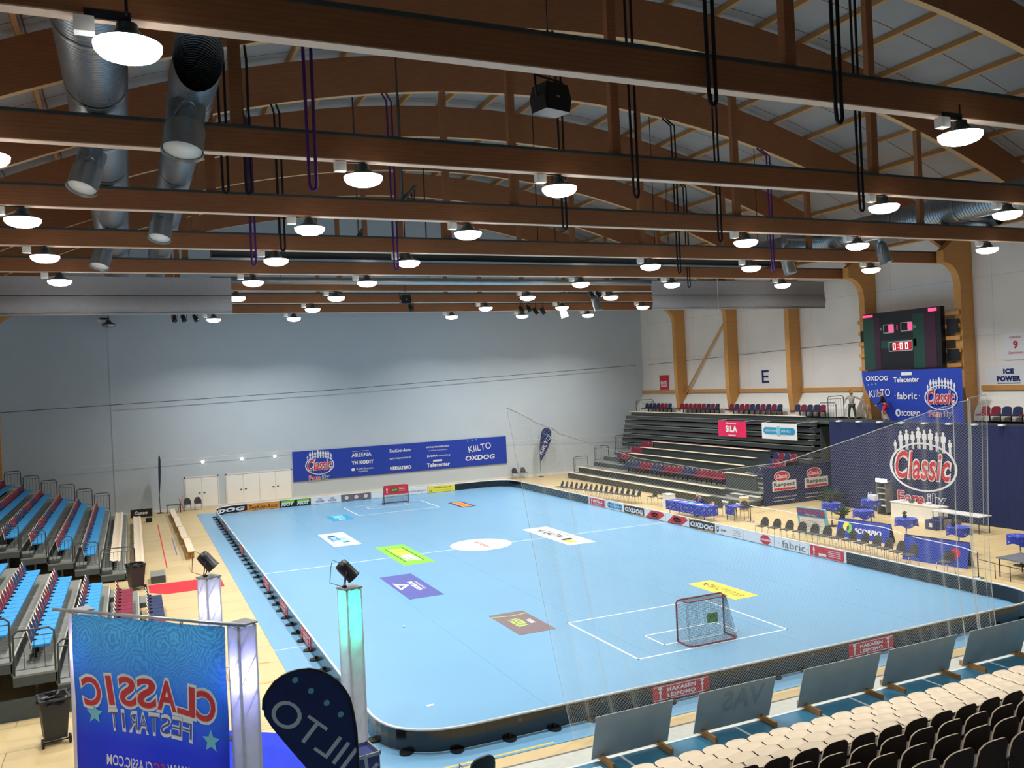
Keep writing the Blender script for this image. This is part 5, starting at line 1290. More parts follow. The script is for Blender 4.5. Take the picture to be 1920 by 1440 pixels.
def plant(x, y, z, h, label, pot=True, n=26, sp=.16, seed=1):
    random.seed(seed); t = thing('potted_plant', label, 'plant', (x, y, z))
    MB().lathe([(.05+h*.06, 0), (.07+h*.08, .12+h*.1), (.06+h*.07, .12+h*.1)], 'dark', 14).build('pot', t); q = MB()
    for i in range(n):
        a = random.uniform(0, 6.28); el = random.uniform(.3, 1.4); L_ = h*random.uniform(.5, 1.0); b = Vector((0, 0, .12+h*.1))
        d = Vector((cos(a)*cos(el), sin(a)*cos(el), sin(el))); m_ = b+d*L_*.6; e = b+d*L_+Vector((0, 0, -h*.12)); s_ = d.cross(Z).normalized()*(.03+h*.035)
        q.add([b, m_-s_, e, m_+s_], [(0, 1, 2), (0, 2, 3)], 'leaf')
    q.build('leaves', t); return t
for x, y, sd, lb in ((25.4, 14.3, 1, 'small green plant on the standing table behind the poster board'), (24.55, 9.3, 2, 'small green plant on the standing table in front of the white counter'), (24.4, 6.9, 3, 'small green plant on the standing table near the right edge of the net')): plant(x, y, 1.1, .22, lb, n=22, seed=sd)
plant(29.25, 18.3, 0, 1.15, 'tall leafy potted plant between respect banner and big drape', n=60, seed=5); plant(27.1, 15.3, 0, .8, 'green and red potted plant left of the lit display', n=40, seed=6)
for k, (dx, dy, h) in enumerate(((0, .1, .32), (.05, 0, .38), (-.08, -.05, .28))):
    q = MB(); q.lathe([(.04, 0), (.045, .02), (.045, h*.6), (.018, h*.78), (.018, h)], 'pwhite', 12); tag(q.build('bottle', None, (27.4+dx, 13.8+dy, 1.1)), 'white bottle on the standing table beside the lit display, '+('middle', 'tallest', 'shortest')[k], 'bottle', 'white bottles')
q = MB(); q.box(-.12, -.12, 0, .12, .12, .26, 'pwhite'); tag(q.build('paper_box', None, (27.35, 13.5, 1.1)), 'white carton on the standing table beside the bottles', 'box')
# white counter, side table, lit display
t = thing('sales_counter', 'long white sales counter in front of the big drape', 'counter', (29.3, 13.0, 0)); MB().box(-.0, -1.35, 0, .6, 1.35, .74, 'cream').build('body', t); MB().box(-.04, -1.4, .74, .64, 1.4, .78, 'white').build('top', t)
t = thing('folding_table', 'white folding table continuing the counter to the right', 'table', (28.9, 10.2, 0)); MB().box(-.35, -1.25, .72, .4, 1.25, .76, 'white').build('tabletop', t)
for sx in (-.3, .35):
    for sy in (-1.15, 1.15): MB().tube([(sx, sy, 0), (sx, sy, .72)], .018, 'dark', 6).build('leg', t)
for k, (y, h, m, lb) in enumerate(((10.9, .5, 'pblue', 'dark blue carton under the folding table, left one'), (10.35, .45, 'pbrown', 'brown carton under the folding table, right one'))): tag(MB().box(-.25, -.25, 0, .25, .25, h, m).build('carton', None, (28.6, y, 0)), lb, 'box')
q = MB(); q.box(-.2, -.3, 0, .2, .3, .42, 'pblue').box(-.205, -.08, .12, -.2, .08, .3, 'pwhite'); q.tube([(0, -.15, .42), (0, 0, .58), (0, .15, .42)], .015, 'pblue', 5); tag(q.build('sports_bag', None, (28.15, 10.95, .001)), 'dark blue sports bag with white label in front of the folding table', 'bag')
for k, (y, h) in enumerate(((13.9, .1), (13.4, .14), (12.9, .1), (12.4, .12))): tag(MB().lathe([(.09, 0), (.13, h), (.12, h)], ('pwhite', 'leaf', 'pred', 'pwhite')[k], 14).build('bowl', None, (29.6, y, .78)), ('white', 'green', 'red', 'pale')[k]+' bowl on the white sales counter', 'bowl', 'bowls on the counter')
t = thing('display_cabinet', 'tall narrow glass display with a lit red and white sign on top', 'cabinet', (29.75, 15.15, 0)); q = MB(); q.box(-.2, -.28, 0, .3, .28, .12, 'dark').box(.27, -.28, .12, .3, .28, 1.6, 'silver').box(-.2, -.28, .12, .3, -.25, 1.6, 'silver').box(-.2, .25, .12, .3, .28, 1.6, 'silver').box(-.2, -.28, 1.56, .3, .28, 1.62, 'silver'); q.build('frame', t)
for z in (.42, .72, 1.02, 1.3): MB().box(-.19, -.25, z, .27, .25, z+.02, 'cream').build('shelf', t)
MB().box(-.22, -.3, 1.62, -.1, .3, 1.78, 'litwhite').build('lit_sign', t)
# scorer table with people
t = thing('scorer_table', 'long table with blue printed cloth behind the right boards', 'table', (21.85, 20.4, 0)); MB().box(-.38, -1.7, .72, .38, 1.7, .75, 'cream').build('tabletop', t)
q = MB(); q.sheet(lambda u, v: (-.40-.03*sin(u*60)*(1-v), 1.72-3.44*u, .28+.48*v), 60, 4, 'tablecloth'); q.sheet(lambda u, v: (-.40+.8*u, -1.72-.02*sin(u*20)*(1-v), .28+.48*v), 16, 4, 'tablecloth'); q.box(-.4, -1.72, .752, .4, 1.72, .76, 'tablecloth'); q.build('cloth_cover', t)
for sx in (-.3, .3):
    for sy in (-1.5, 1.5): MB().tube([(sx, sy, 0), (sx, sy, .72)], .018, 'dark', 6).build('leg', t)
for k, (y, w_, m, lb) in enumerate(((21.6, .3, 'pwhite', 'white paper sheet on the scorer table, far one'), (20.9, .25, 'pwhite', 'white paper sheet on the scorer table, second'), (20.3, .35, 'pcyan', 'pale blue folder on the scorer table'), (19.6, .3, 'pwhite', 'white paper sheet on the scorer table, near one'))): tag(MB().box(-.15, -w_/2, 0, .15, w_/2, .012, m).build('paper_sheet', None, (21.8, y, .761)), lb, 'paper')
t = thing('small_table', 'small table with blue cloth right of the scorer table', 'table', (23.1, 18.4, 0)); MB().box(-.35, -.35, .7, .35, .35, .73, 'tablecloth').build('tabletop', t); q = MB(); q.sheet(lambda u, v: (-.36, .36-.72*u, .3+.42*v), 12, 2, 'tablecloth'); q.build('cloth_cover', t)
for sx in (-.3, .3): MB().tube([(sx, .3, 0), (sx, .3, .7)], .018, 'dark', 6).build('leg', t)
for sx in (-.3, .3): MB().tube([(sx, -.3, 0), (sx, -.3, .7)], .018, 'dark', 6).build('leg', t)
t = thing('cabinet', 'white low cabinet left of the scorer table', 'cabinet', (22.6, 23.5, 0)); MB().box(-.22, -.3, 0, .22, .3, .82, 'pwhite').build('body', t); MB().box(-.24, -.32, .82, .24, .32, .85, 'cream').build('top', t)
q = MB(); q.lathe([(.2, 0), (.25, .75), (.26, .75), (.24, .7)], 'beige', 20); tag(q.build('waste_bin', None, (25.2, 20.3, 0)), 'beige waste bin between the stand steps and the respect banner', 'bin')
tag(MB().box(-.25, -.3, 0, .25, .3, .95, 'bin').build('storage_box', None, (28.6, 17.4, 0)), 'dark box behind the first standing table', 'box')
# far right table with coat
t = thing('folding_table', 'low grey table at the right frame edge with a black coat on it', 'table', (23.0, 2.2, 0)); MB().box(-.4, -1.4, .62, .9, 1.6, .66, 'galv2').build('tabletop', t)
for sx, sy in ((-.35, 1.5), (-.35, -1.3), (.8, 1.5), (.8, -1.3)): MB().tube([(sx, sy, 0), (sx, sy, .62)], .02, 'dark', 6).build('leg', t)
t2 = thing('barrier_rail', 'thin dark metal barrier frame in front of the grey table', 'railing', (22.3, 3.4, 0)); MB().tube([(0, .8, .55), (0, 0, .5), (-.25, -3, .5)], .014, 'dark', 6).build('rail', t2)
for y in (.2, -.35, -2.0): MB().tube([(-.02, y, 0), (-.02, y, .5)], .014, 'dark', 6).build('upright', t2)
q = MB(); q.sheet(lambda u, v: (-.3+.6*v+.08*sin(u*9), .6-1.4*u, .03+.14*sin(pi*v)*sin(pi*(.1+.8*u))*(1+.4*sin(u*13))), 20, 8, 'black'); q.box(-.2, -.6, 0, .2, .4, .04, 'black'); tag(q.build('black_coat', None, (23.1, 2.1, .66)), 'black coat lying on the grey table at the right frame edge', 'coat')

# ================================================================ people
def skinmesh(name, parent, pts, edges, m, sub=2, root=0):
    """pts: list of (x, y, z, radius[, radius_y]); grown with a Skin modifier"""
    me = bpy.data.meshes.new(name); me.from_pydata([p[:3] for p in pts], edges, []); me.materials.append(M[m])
    o = bpy.data.objects.new(name, me); COL.objects.link(o); o.parent = parent
    md = o.modifiers.new('skin', 'SKIN'); md.use_smooth_shade = True
    for i, p in enumerate(pts):
        sv = me.skin_vertices[0].data[i]; sv.radius = (p[3], p[4] if len(p) > 4 else p[3]); sv.use_root = (i == root)
    s = o.modifiers.new('sub', 'SUBSURF'); s.levels = sub; s.render_levels = sub; return o
def person(label, loc, rot, J, top, bottom, hair, hairlen=.0, sleeve=True, long_leg=True, hands=True):
    """J: joint dictionary in local metres, person faces +Y"""
    t = thing('person', label, 'person', loc, rot)
    V = {k: Vector(v) for k, v in J.items()}
    pts = []; E_ = []; ix = {}
    def add(k, p, r, r2=None): ix[k] = len(pts); pts.append((p.x, p.y, p.z, r, r2 or r)); return ix[k]
    up = (V['neck']-V['pelvis']).normalized()
    add('pelvis', V['pelvis'], .135, .1); add('waist', V['pelvis'].lerp(V['neck'], .4), .115, .085); add('chest', V['pelvis'].lerp(V['neck'], .75), .15, .1); add('neck', V['neck'], .05)
    hd = V['head']; add('jaw', V['neck'].lerp(hd, .55), .062, .07); add('skull', hd, .082, .095); add('crown', hd+(hd-V['neck']).normalized()*.07, .06, .07)
    for a, b in (('pelvis', 'waist'), ('waist', 'chest'), ('chest', 'neck'), ('neck', 'jaw'), ('jaw', 'skull'), ('skull', 'crown')): E_.append((ix[a], ix[b]))
    for s in 'LR':
        add('sh'+s, V['sh'+s], .055); add('el'+s, V['el'+s], .04); add('wr'+s, V['wr'+s], .026); 
        E_ += [(ix['chest'], ix['sh'+s]), (ix['sh'+s], ix['el'+s]), (ix['el'+s], ix['wr'+s])]
        d = (V['wr'+s]-V['el'+s]).normalized(); sd = d.cross(up)
        if sd.length < .1: sd = d.cross(X)
        sd.normalize(); pm = V['wr'+s]+d*.055; add('pm'+s, pm, .028, .016); E_.append((ix['wr'+s], ix['pm'+s]))
        add('hip'+s, V['hip'+s], .08); add('kn'+s, V['kn'+s], .055); add('an'+s, V['an'+s], .036)
        add('toe'+s, V['toe'+s], .03, .025); E_ += [(ix['pelvis'], ix['hip'+s]), (ix['hip'+s], ix['kn'+s]), (ix['kn'+s], ix['an'+s]), (ix['an'+s], ix['toe'+s])]
    body = skinmesh('body', t, pts, E_, 'skin')
    # fingers rooted in the palm
    for s in 'LR':
        d = (V['wr'+s]-V['el'+s]).normalized(); sd = d.cross(up); 
        if sd.length < .1: sd = d.cross(X)
        sd.normalize(); nn = sd.cross(d)
        for f, (o_, ln) in enumerate(((-.026, .062), (-.009, .072), (.009, .068), (.026, .052))):
            b = V['wr'+s]+d*.06+sd*o_; skinmesh('finger', t, [(*b, .009), (*(b+d*ln*.5+nn*.008), .008), (*(b+d*ln+nn*.026), .007)], [(0, 1), (1, 2)], 'skin', 1)
        b = V['wr'+s]+d*.025-sd*.022; skinmesh('thumb', t, [(*b, .01), (*(b-sd*.03+d*.025), .009), (*(b-sd*.035+d*.05), .008)], [(0, 1), (1, 2)], 'skin', 1)
    # face
    fwd = Vector(J.get('look', (0, 1, 0))).normalized(); fs_ = fwd.cross(Z).normalized(); fu = fs_.cross(fwd)
    q = MB()
    for s_ in (-1, 1): q.lathe([(.002, -.012), (.011, 0), (.002, .012)], 'eyew', 8, Matrix.Translation(hd+fwd*.088+fs_*.03*s_+fu*.005))
    q.build('eyes', t)
    q = MB(); q.add([hd+fwd*.09+fu*.015, hd+fwd*.09-fs_*.016-fu*.03, hd+fwd*.09+fs_*.016-fu*.03, hd+fwd*.118-fu*.024], [(0, 1, 3), (0, 3, 2), (1, 2, 3)], 'skin'); q.build('nose', t)
    q = MB(); q.box(-.022, -.004, -.004, .022, .004, .004, 'pred', Matrix.Translation(hd+fwd*.086-fu*.052)); q.build('mouth', t)
    q = MB()
    for s_ in (-1, 1): q.lathe([(.004, -.028), (.014, 0), (.004, .026)], 'skin', 8, Matrix.Translation(hd+fs_*.088*s_-fu*.01))
    q.build('ears', t)
    # hair, garments
    hp = [(*(hd+fu*.035-fwd*.02), .1, .105), (*(hd+fu*.055-fwd*.0), .088, .09)]
    he = [(0, 1)]
    if hairlen: hp += [(*(hd-fwd*.07-fu*.08), .075, .05), (*(hd-fwd*.09-fu*(.08+hairlen)), .05, .035)]; he += [(0, 2), (2, 3)]
    skinmesh('hair', t, hp, he, hair)
    g = [(*V['pelvis'].lerp(V['neck'], .02), .155, .125), (*V['pelvis'].lerp(V['neck'], .4), .14, .11), (*V['pelvis'].lerp(V['neck'], .75), .17, .12), (*V['pelvis'].lerp(V['neck'], .96), .07, .07)]
    ge = [(0, 1), (1, 2), (2, 3)]
    for s in 'LR':
        b = len(g); g.append((*V['sh'+s], .07)); ge.append((2, b)); e = V['el'+s] if sleeve else V['sh'+s].lerp(V['el'+s], .7); g.append((*e, .055)); ge.append((b, b+1))
        if sleeve: g.append((*V['el'+s].lerp(V['wr'+s], .9), .038)); ge.append((b+1, b+2))
    skinmesh('shirt', t, g, ge, top)
    g = [(*V['pelvis'], .15, .12)]; ge = []
    for s in 'LR':
        b = len(g); g.append((*V['hip'+s], .095)); ge.append((0, b)); 
        if long_leg: g.append((*V['kn'+s], .07)); g.append((*V['kn'+s].lerp(V['an'+s], .92), .055)); ge += [(b, b+1), (b+1, b+2)]
        else: g.append((*V['hip'+s].lerp(V['kn'+s], .75), .09)); ge.append((b, b+1))
    skinmesh('trousers' if long_leg else 'shorts', t, g, ge, bottom)
    for s in 'LR':
        a, b = V['an'+s], V['toe'+s]; skinmesh('shoe', t, [(a.x, a.y-.03, b.z, .045, .04), (*a.lerp(b, .4), .05, .045), (*b, .042, .032)], [(0, 1), (1, 2)], 'black', 1)
    return t
def stand(h=1.7, **kw):
    k = h/1.7
    J = dict(pelvis=(0, 0, .92), neck=(0, .0, 1.44), head=(0, .03, 1.58), shL=(-.17, 0, 1.38), shR=(.17, 0, 1.38), elL=(-.24, 0, 1.1), elR=(.24, 0, 1.1), wrL=(-.24, .1, .88), wrR=(.24, .1, .88),
             hipL=(-.1, 0, .86), hipR=(.1, 0, .86), knL=(-.11, .03, .48), knR=(.11, .03, .48), anL=(-.12, 0, .08), anR=(.12, 0, .08), toeL=(-.13, .15, .035), toeR=(.13, .15, .035))
    J.update(kw); return {a: (tuple(c*k for c in b) if a != 'look' else b) for a, b in J.items()}
# woman facing the camera side, right arm stretched to the banner (-Y world)
person('person in a light grey patterned top and dark trousers reaching towards the folded banner corner', (33.0, 20.2, 4.42), radians(115),
       stand(1.62, elL=(-.3, .1, 1.18), wrL=(-.26, .3, 1.0), elR=(.34, .12, 1.2), wrR=(.3, .3, 1.0), knL=(-.17, .05, .48), anL=(-.2, 0, .08), toeL=(-.24, .14, .035), knR=(.16, .03, .48), anR=(.2, 0, .08), toeR=(.24, .14, .035)) | dict(shL=(-.16, 0, 1.31), elL=(-.42, .05, 1.2), wrL=(-.66, .1, 1.12), look=(-.3, 1, -.1)), 'topgrey', 'trousers', 'hair', .16)
person('person in a black jersey and pink shorts bending at the folded banner corner', (32.25, 17.2, 4.42), radians(40),
       stand(1.72, pelvis=(0, -.04, .9), neck=(0, .12, 1.39), head=(0, .2, 1.52), shL=(-.17, .09, 1.33), shR=(.17, .09, 1.33), elL=(-.21, .18, 1.06), elR=(.21, .18, 1.06), wrL=(-.15, .38, .9), wrR=(.15, .38, .9), hipL=(-.1, -.04, .85), hipR=(.1, -.04, .85), knL=(-.12, .12, .48), knR=(.12, -.02, .47), anL=(-.12, .02, .08), anR=(.13, -.2, .08), toeL=(-.13, .17, .035), toeR=(.14, -.06, .035), look=(0, 1, -.5)), 'topblack', 'pink', 'hairb', 0, True, False)
put_chair(22.75, 20.55, pi/2, 'chair under the seated person at the scorer table', None)
person('person with grey hair in a dark blue jacket seated leaning over the scorer table', (22.7, 20.5, 0), radians(90),
       dict(pelvis=(0, 0, .54), neck=(0, .24, .98), head=(0, .36, 1.09), shL=(-.18, .2, .93), shR=(.18, .2, .93), elL=(-.24, .42, .80), elR=(.24, .42, .80), wrL=(-.1, .58, .80), wrR=(.1, .58, .80), hipL=(-.1, .02, .52), hipR=(.1, .02, .52), knL=(-.12, .42, .50), knR=(.12, .42, .50), anL=(-.12, .40, .08), anR=(.12, .40, .08), toeL=(-.12, .54, .035), toeR=(.12, .54, .035), look=(0, 1, -.7)), 'pblue', 'navy', 'hairg')
# ladder beside the bending person
t = thing('step_ladder', 'metal step ladder standing at the folded banner corner', 'ladder', (32.3, 18.6, 4.42)); q = MB()
for dy in (-.2, .2): q.tube([(-.0, dy, 0), (.05, dy*.7, .95)], .018, 'silver', 6); q.tube([(.45, dy, 0), (.08, dy*.7, .95)], .015, 'silver', 6)
q.build('rails', t)
for k in range(4): MB().box(-.03+.02*k, -.18+.01*k, .2+.2*k, .05+.02*k, .18-.01*k, .22+.2*k, 'silver').build('tread', t)
# ================================================================ left floor area
tag(MB().prism([(-4.1, 20.65), (-4.1, 19.3), (-3.5, 18.66), (-1.4, 18.7), (-1.4, 20.62)], .002, .014, 'redcarpet', 'xy').build('red_carpet'), 'red carpet strip leading from the stand entrance across the floor', 'carpet')
tag(MB().prism([(-3.9, 4.4), (-4.2, -.6), (-1.1, .1), (-1.5, 2.6)], .002, .014, 'bluecarpet', 'xy').build('blue_carpet'), 'bright blue carpet on the floor behind the light towers', 'carpet')
def wheelie(x, y, rot, label, bag=False):
    t = thing('wheelie_bin', label, 'bin', (x, y, 0), rot)
    q = MB(); vs = []
    for (w_, d_, z) in ((.22, .22, .12), (.29, .31, .98)): vs += [(-w_, -d_, z), (w_, -d_, z), (w_, d_, z), (-w_, d_, z)]
    q.add(vs, [(3, 2, 1, 0), (0, 1, 5, 4), (1, 2, 6, 5), (2, 3, 7, 6), (3, 0, 4, 7)], 'bin'); q.build('body', t)
    q = MB(); o_ = (.31, .33); i_ = (.26, .28); v = []
    for z in (.96, 1.02):
        for a, b in (o_, i_): v += [(-a, -b, z), (a, -b, z), (a, b, z), (-a, b, z)]
    f = []
    for j in range(4): k = (j+1) % 4; f += [(j, k, 8+k, 8+j), (4+j, 12+j, 12+k, 4+k), (8+j, 8+k, 12+k, 12+j), (j, 4+j, 4+k, k)]
    q.add(v, f, 'bin'); q.build('rim', t)
    q = MB(); n = 24; v = []
    for j in range(n):
        a = 2*pi*j/n; s_ = 1+.05*sin(a*5); v += [(.30*cos(a)*s_*1.05, .32*sin(a)*s_*1.05, 1.035+.012*sin(a*7)), (.24*cos(a), .26*sin(a), .9), (.33*cos(a)*s_, .35*sin(a)*s_, .9+.03*sin(a*6))]
    f = []
    for j in range(n): k = (j+1) % n; f += [(3*j, 3*k, 3*k+1, 3*j+1), (3*j+2, 3*k+2, 3*k, 3*j)]
    q.add(v, f, 'binbag', True); q.build('bin_liner', t)
    for sx in (-1, 1): q = MB(); q.tube([(sx*.24, -.26, .1), (sx*.29, -.26, .1)], .1, 'black', 16); q.build('wheel', t)
    MB().tube([(-.24, -.26, .1), (.24, -.26, .1)], .015, 'dark', 6).build('axle', t)
    MB().tube([(-.2, -.36, 1.0), (.2, -.36, 1.0)], .018, 'black', 6).box(-.2, -.37, .96, -.17, -.3, 1.0, 'black').box(.17, -.37, .96, .2, -.3, 1.0, 'black').build('handle', t)
    return t
wheelie(-6.28, 4.95, .2, 'dark wheelie bin on the floor at the lower left corner below the stand'); wheelie(-4.55, 20.25, .3, 'black lined wheelie bin in the entrance gap beside the red carpet')
for k in range(4):
    y0 = 25.3+4.2*k
    t = thing('floor_bench', 'long pale floor bench in the line left of the rink, %s from the camera' % ('first', 'second', 'third', 'fourth')[k], 'bench', (-2.2-.05*k, y0+2, 0), 0, 'floor benches'); MB().box(-.15, -2, .36, .15, 2, .40, 'beige').build('bench_top', t); MB().box(-.02, -1.95, .14, .02, 1.95, .2, 'timber').build('stretcher', t)
    for y in (-1.6, 0, 1.6): MB().box(-.14, y-.03, 0, .14, y+.03, .36, 'timber').build('leg', t)
t = thing('small_table', 'low green-topped table by the far wall left of the door', 'table', (-2.2, 42.9, 0)); MB().box(-.45, -.25, .5, .45, .25, .53, 'pdgreen').build('tabletop', t)
for sx, sy in ((-.4, -.2), (.4, -.2), (-.4, .2), (.4, .2)): MB().tube([(sx, sy, 0), (sx, sy, .5)], .015, 'dark', 6).build('leg', t)
t = thing('folded_stand', 'small folded red metal stand beside the green table', 'stand', (-1.75, 43.5, 0)); MB().tube([(-.2, 0, 0), (.15, 0, .95)], .018, 'pred', 6).build('strut', t); MB().tube([(.2, 0, 0), (-.1, 0, .8)], .018, 'pred', 6).build('strut', t); MB().tube([(-.1, 0, .4), (.12, 0, .4)], .015, 'pred', 6).build('crossbar', t)
tag(MB().box(-.18, -.15, 0, .18, .15, .25, 'dark').build('floor_box', None, (-3.75, 39.6, 0)), 'small dark box on the floor beside the far end of the front seats', 'box')

# leaning boards in front of the near rink side
for k, (x0, x1) in enumerate(((3.45, 5.22), (5.85, 7.82), (8.6, 10.85), (11.1, 13.3), (13.75, 15.9))):
    t = thing('screen_panel', 'grey leaning screen panel on timber feet, %s from the left' % ('first', 'second', 'third', 'fourth', 'fifth')[k], 'panel', (x0, -1.85, 0), 0, 'grey screen panels'); w_ = x1-x0
    V = Vector((0, -.27, .92)).normalized(); q = MB(); slab(q, Vector((0, 0, .06)), X, V, w_, .96, .012, 'panelgrey'); s = q.build('sheet', t)
    if k == 1: P().text('VAS', -w_*.6, .62, .5, 'pfaint', w=1.1, bold=.04).to_mesh((0, 0, .06), X, V, 'faded_print', s, .0, fn=lambda u, v: Vector((-u, 0, .06))+V*v+X.cross(V)*.002)
    for x in (.22, w_-.22):
        q = MB(); q.prism([(-.48, .0), (.22, .0), (.22, .12), (-.48, .12)], x-.03, x+.03, 'timber', 'yz'); q.build('timber_foot', t)
tag(MB().box(-.3, -.2, 0, .3, .2, .03, 'pwhite').build('plastic_sheet', None, (3.2, -2.3, .002)), 'crumpled clear plastic on the floor at the first screen panel', 'plastic')

# ================================================================ light towers in the foreground
def tower(x, y, h, rot, label, glow, power, zl):
    t = thing('light_tower', label, 'light tower', (x, y, 0), rot); a = .145
    q = MB()
    for sx in (-1, 1):
        for sy in (-1, 1): q.tube([(sx*a, sy*a, .03), (sx*a, sy*a, h-.03)], .022, 'silver', 8)
    for k in range(int(h/.5)):
        z = .1+.5*k
        for sx, sy, ex, ey in ((-1, -1, 1, -1), (1, -1, 1, 1), (1, 1, -1, 1), (-1, 1, -1, -1)): q.tube([(sx*a, sy*a, z), (ex*a, ey*a, z+.45)], .009, 'silver', 5)
    q.build('truss', t)
    MB().box(-.19, -.19, h-.03, .19, .19, h, 'silver').build('top_plate', t); MB().box(-.3, -.3, 0, .3, .3, .03, 'dark').build('base_plate', t)
    b = a+.03; q = MB()
    for (x0, y0), (x1, y1) in (((-b, -b), (b, -b)), ((b, -b), (b, b)), ((b, b), (-b, b)), ((-b, b), (-b, -b))):
        q.add([(x0, y0, .15), (x1, y1, .15), (x1, y1, h-.05), (x0, y0, h-.05)], [(0, 1, 2, 3)], 'sleeve')
    q.build('fabric_sleeve', t)
    if power:
        ld = bpy.data.lights.new('tower_lamp', 'POINT'); ld.energy = power; ld.color = glow; ld.shadow_soft_size = .04
        lo = bpy.data.objects.new('tower_lamp', ld); COL.objects.link(lo); lo.parent = t; lo.location = (0, 0, zl)
    return t
tower(-.62, .42, 3.55, radians(20), 'light tower glowing green in front of the near left rink corner', (0, 1, .62), 42, 3.05)
tower(-3.06, 3.1, 3.58, radians(30), 'pale light tower standing farther back on the timber floor', (.6, .6, 1), 14, 3.0)
tower(-2.88, -1.35, 3.62, radians(25), 'violet glowing light tower at the right edge of the festival banner', (.35, .35, 1), 34, 2.75)
tower(-5.46, 1.35, 3.62, radians(20), 'light tower at the left edge of the festival banner', (.6, .5, 1), 14, 2.9)
def par(x, y, z, az, tilt, label, lit=False):
    t = thing('par_spotlight', label, 'spotlight', (x, y, z), az); T_ = Matrix.Translation((0, 0, .34)) @ Matrix.Rotation(tilt, 4, 'X')
    q = MB(); q.lathe([(.04, .2), (.12, .18), (.135, .1), (.135, -.2), (.15, -.22)], 'black', 20, T_); q.build('housing', t)
    q = MB(); q.lathe([(.125, -.215), (.13, -.21)], 'emlamp' if lit else 'galv2', 20, T_); q.build('front_lens', t)
    q = MB(); q.tube([(-.16, 0, .34), (-.16, .05, .05), (0, .07, .02), (.16, .05, .05), (.16, 0, .34)], .012, 'dark', 6); q.tube([(0, .05, 0), (0, .05, .03)], .05, 'dark', 8); q.build('yoke', t)
    q = MB(); q.tube([T_ @ Vector((0, 0, .2)), T_ @ Vector((0, .06, .34)), (0, .3, .4), (.05, .33, .1), (.05, .1, .01)], .007, 'black', 5); q.build('cable', t)
    return t
par(-.66, .42, 3.55, radians(80), radians(-40), 'black spotlight clamped on top of the green tower'); par(-3.08, 3.1, 3.58, radians(75), radians(-40), 'black lit spotlight on top of the pale tower', True)

# festival banner seen from behind
A = Vector((-5.55, 1.35, 0)); B = Vector((-2.86, -1.50, 0)); d = (B-A).normalized(); Ln = (B-A).length; n = d.cross(Z)
t = thing('festival_banner', 'large blue festival banner seen from behind with mirrored red and white lettering', 'banner', A+n*.25)
MB().tube([-d*.25+Z*3.68, d*(Ln+.25)+Z*3.68], .03, 'galv2', 10).build('cross_tube', t)
q = MB()
def bf(u, v):    # metres along and up
    return d*(.22+u)+Z*(.35+v)+n*(.02*sin(u*4+v)+.015*sin(v*3))
BW = Ln-.42
q.sheet(lambda a, b: bf(a*BW, b*3.27), 50, 30, 'festival'); q.build('cloth', t)
for k in range(5): MB().tube([d*(.3+k*BW/4.2)+Z*3.64, d*(.3+k*BW/4.2)+Z*3.60], .03, 'galv2', 6).build('clip', t)
p = P()
def arcword(s, cu, cv, h, wd, m, bold, lay, R_=4.5, rise=0.0):
    n_ = len(s); cw = wd/n_
    for i, c in enumerate(s):
        x = -wd/2+cw*(i+.5); a = x/R_
        p.text(c, cu+x, cv-rise*(x*x), h, m, w=cw*(.88 if c != 'I' else .27)+bold*2*h, bold=bold, layer=lay, rot=-2*rise*x)
# letters in reading order, the frame is mirrored afterwards
arcword('CLASSIC', BW/2+.02, 2.0, .64, 3.1, 'pwhite', .07, 2, rise=.055); arcword('CLASSIC', BW/2+.02, 2.0, .53, 3.08, 'pred', .025, 3, rise=.055)
arcword('FESTARIT', BW/2, 1.47, .40, 1.95, 'pwhite', .03, 2, rise=.05); arcword('FESTARIT', BW/2, 1.47, .27, 1.93, 'ppurple', -.01, 3, rise=.05)
p.star(BW/2-1.38, 1.33, .2, 'pcyan'); p.star(BW/2+1.3, 1.5, .19, 'pcyan')
p.text('WWW.', BW/2-.62, .72, .19, 'pwhite', w=.5, bold=.02).text('SC', BW/2-.22, .72, .19, 'pred', w=.24, bold=.02).text('CLASSIC.COM', BW/2+.48, .72, .19, 'pwhite', w=1.1, bold=.02)
q = MB()
for pts, fs, m, ly in p.items: q.add([bf(BW-u, v)+n*(.006+.004*ly) for u, v in pts], [f[::-1] for f in fs], m)
q.build('lettering', t)

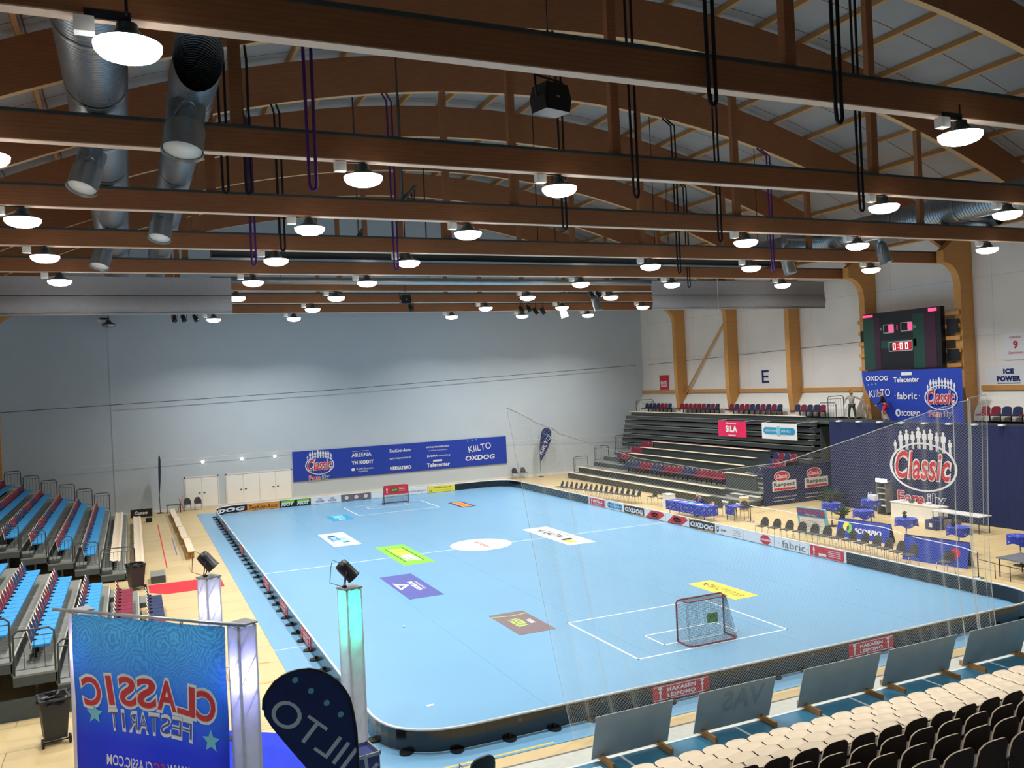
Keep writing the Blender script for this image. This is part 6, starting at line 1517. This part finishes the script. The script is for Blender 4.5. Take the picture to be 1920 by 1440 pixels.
# near feather flag, outline in its own plane (x, z) measured from the mast foot
FX, FY = -1.80, -5.0
t = thing('feather_flag', 'dark translucent feather flag in the foreground with mirrored white lettering', 'flag', (FX, FY, 0))
OUT = [(-3.03, 3.37), (-3.02, 3.50), (-2.96, 3.60), (-2.87, 3.70), (-2.77, 3.76), (-2.66, 3.79), (-2.56, 3.80), (-2.42, 3.79), (-2.28, 3.74), (-2.15, 3.65), (-2.04, 3.54), (-1.96, 3.42), (-1.90, 3.30), (-1.86, 3.1), (-1.83, 2.84), (-1.82, 2.33), (-1.80, 1.6), (-1.80, 1.1)]
mast = [(x-FX, 0, z) for x, z in OUT]+[(0, 0, .04)]
MB().tube(mast[::-1], .02, 'black', 8).build('mast', t)
low = [(-1.83, 1.1), (-2.1, 1.75), (-2.42, 2.35), (-2.74, 2.82), (-2.93, 3.11), (-3.02, 3.28)]
q = MB(); q.prism([(x-FX, z) for x, z in OUT+low], -.004, .004, 'flagcloth', 'xz'); c = q.build('cloth', t)
p = P(); p.text('KIILTO', 2.27, 2.80, .33, 'pwhite', w=1.72, rot=radians(43.5))
for x, z in ((-2.61, 3.68), (-2.41, 3.50), (-2.21, 3.30), (-2.03, 3.11)): p.ell(-x, z, .04, .04, 'pcyan')
q = MB()
for pts, fs, m, ly in p.items: q.add([(-u-FX, -.006-.002*ly, v) for u, v in pts], [f[::-1] for f in fs], m)
q.build('printing', c)
MB().lathe([(.3, 0), (.3, .03), (.03, .05)], 'dark', 18).build('ground_base', t)
# promotion counter frame at the foot of the green tower
t = thing('promo_case', 'blue open-topped case with silver rim right of the near feather flag', 'case', (-.88, -.95, 0), .15); MB().box(-.28, -.28, 0, .28, .28, .80, 'pblue').build('body', t)
q = MB(); [q.box(a, b, .80, c_, e, .86, 'silver') for a, b, c_, e in ((-.3, -.3, .3, -.27), (-.3, .27, .3, .3), (-.3, -.3, -.27, .3), (.27, -.3, .3, .3))]; q.build('rim', t)
# gallery the camera stands on and the dark chair at its rail
MBg = MB(); MBg.box(XL, YB, 5.55, 12, -14.35, 5.72, 'rightwall'); struct(MBg.build('floor_gallery'))
struct(MB().box(XL, -14.6, 0, 12, -14.4, 5.55, 'rightwall').build('wall_gallery'))
chair_near(-5.02, -14.32-.45, 5.72, radians(170), 'dark chair back at the lower left corner close to the camera', 'dark')
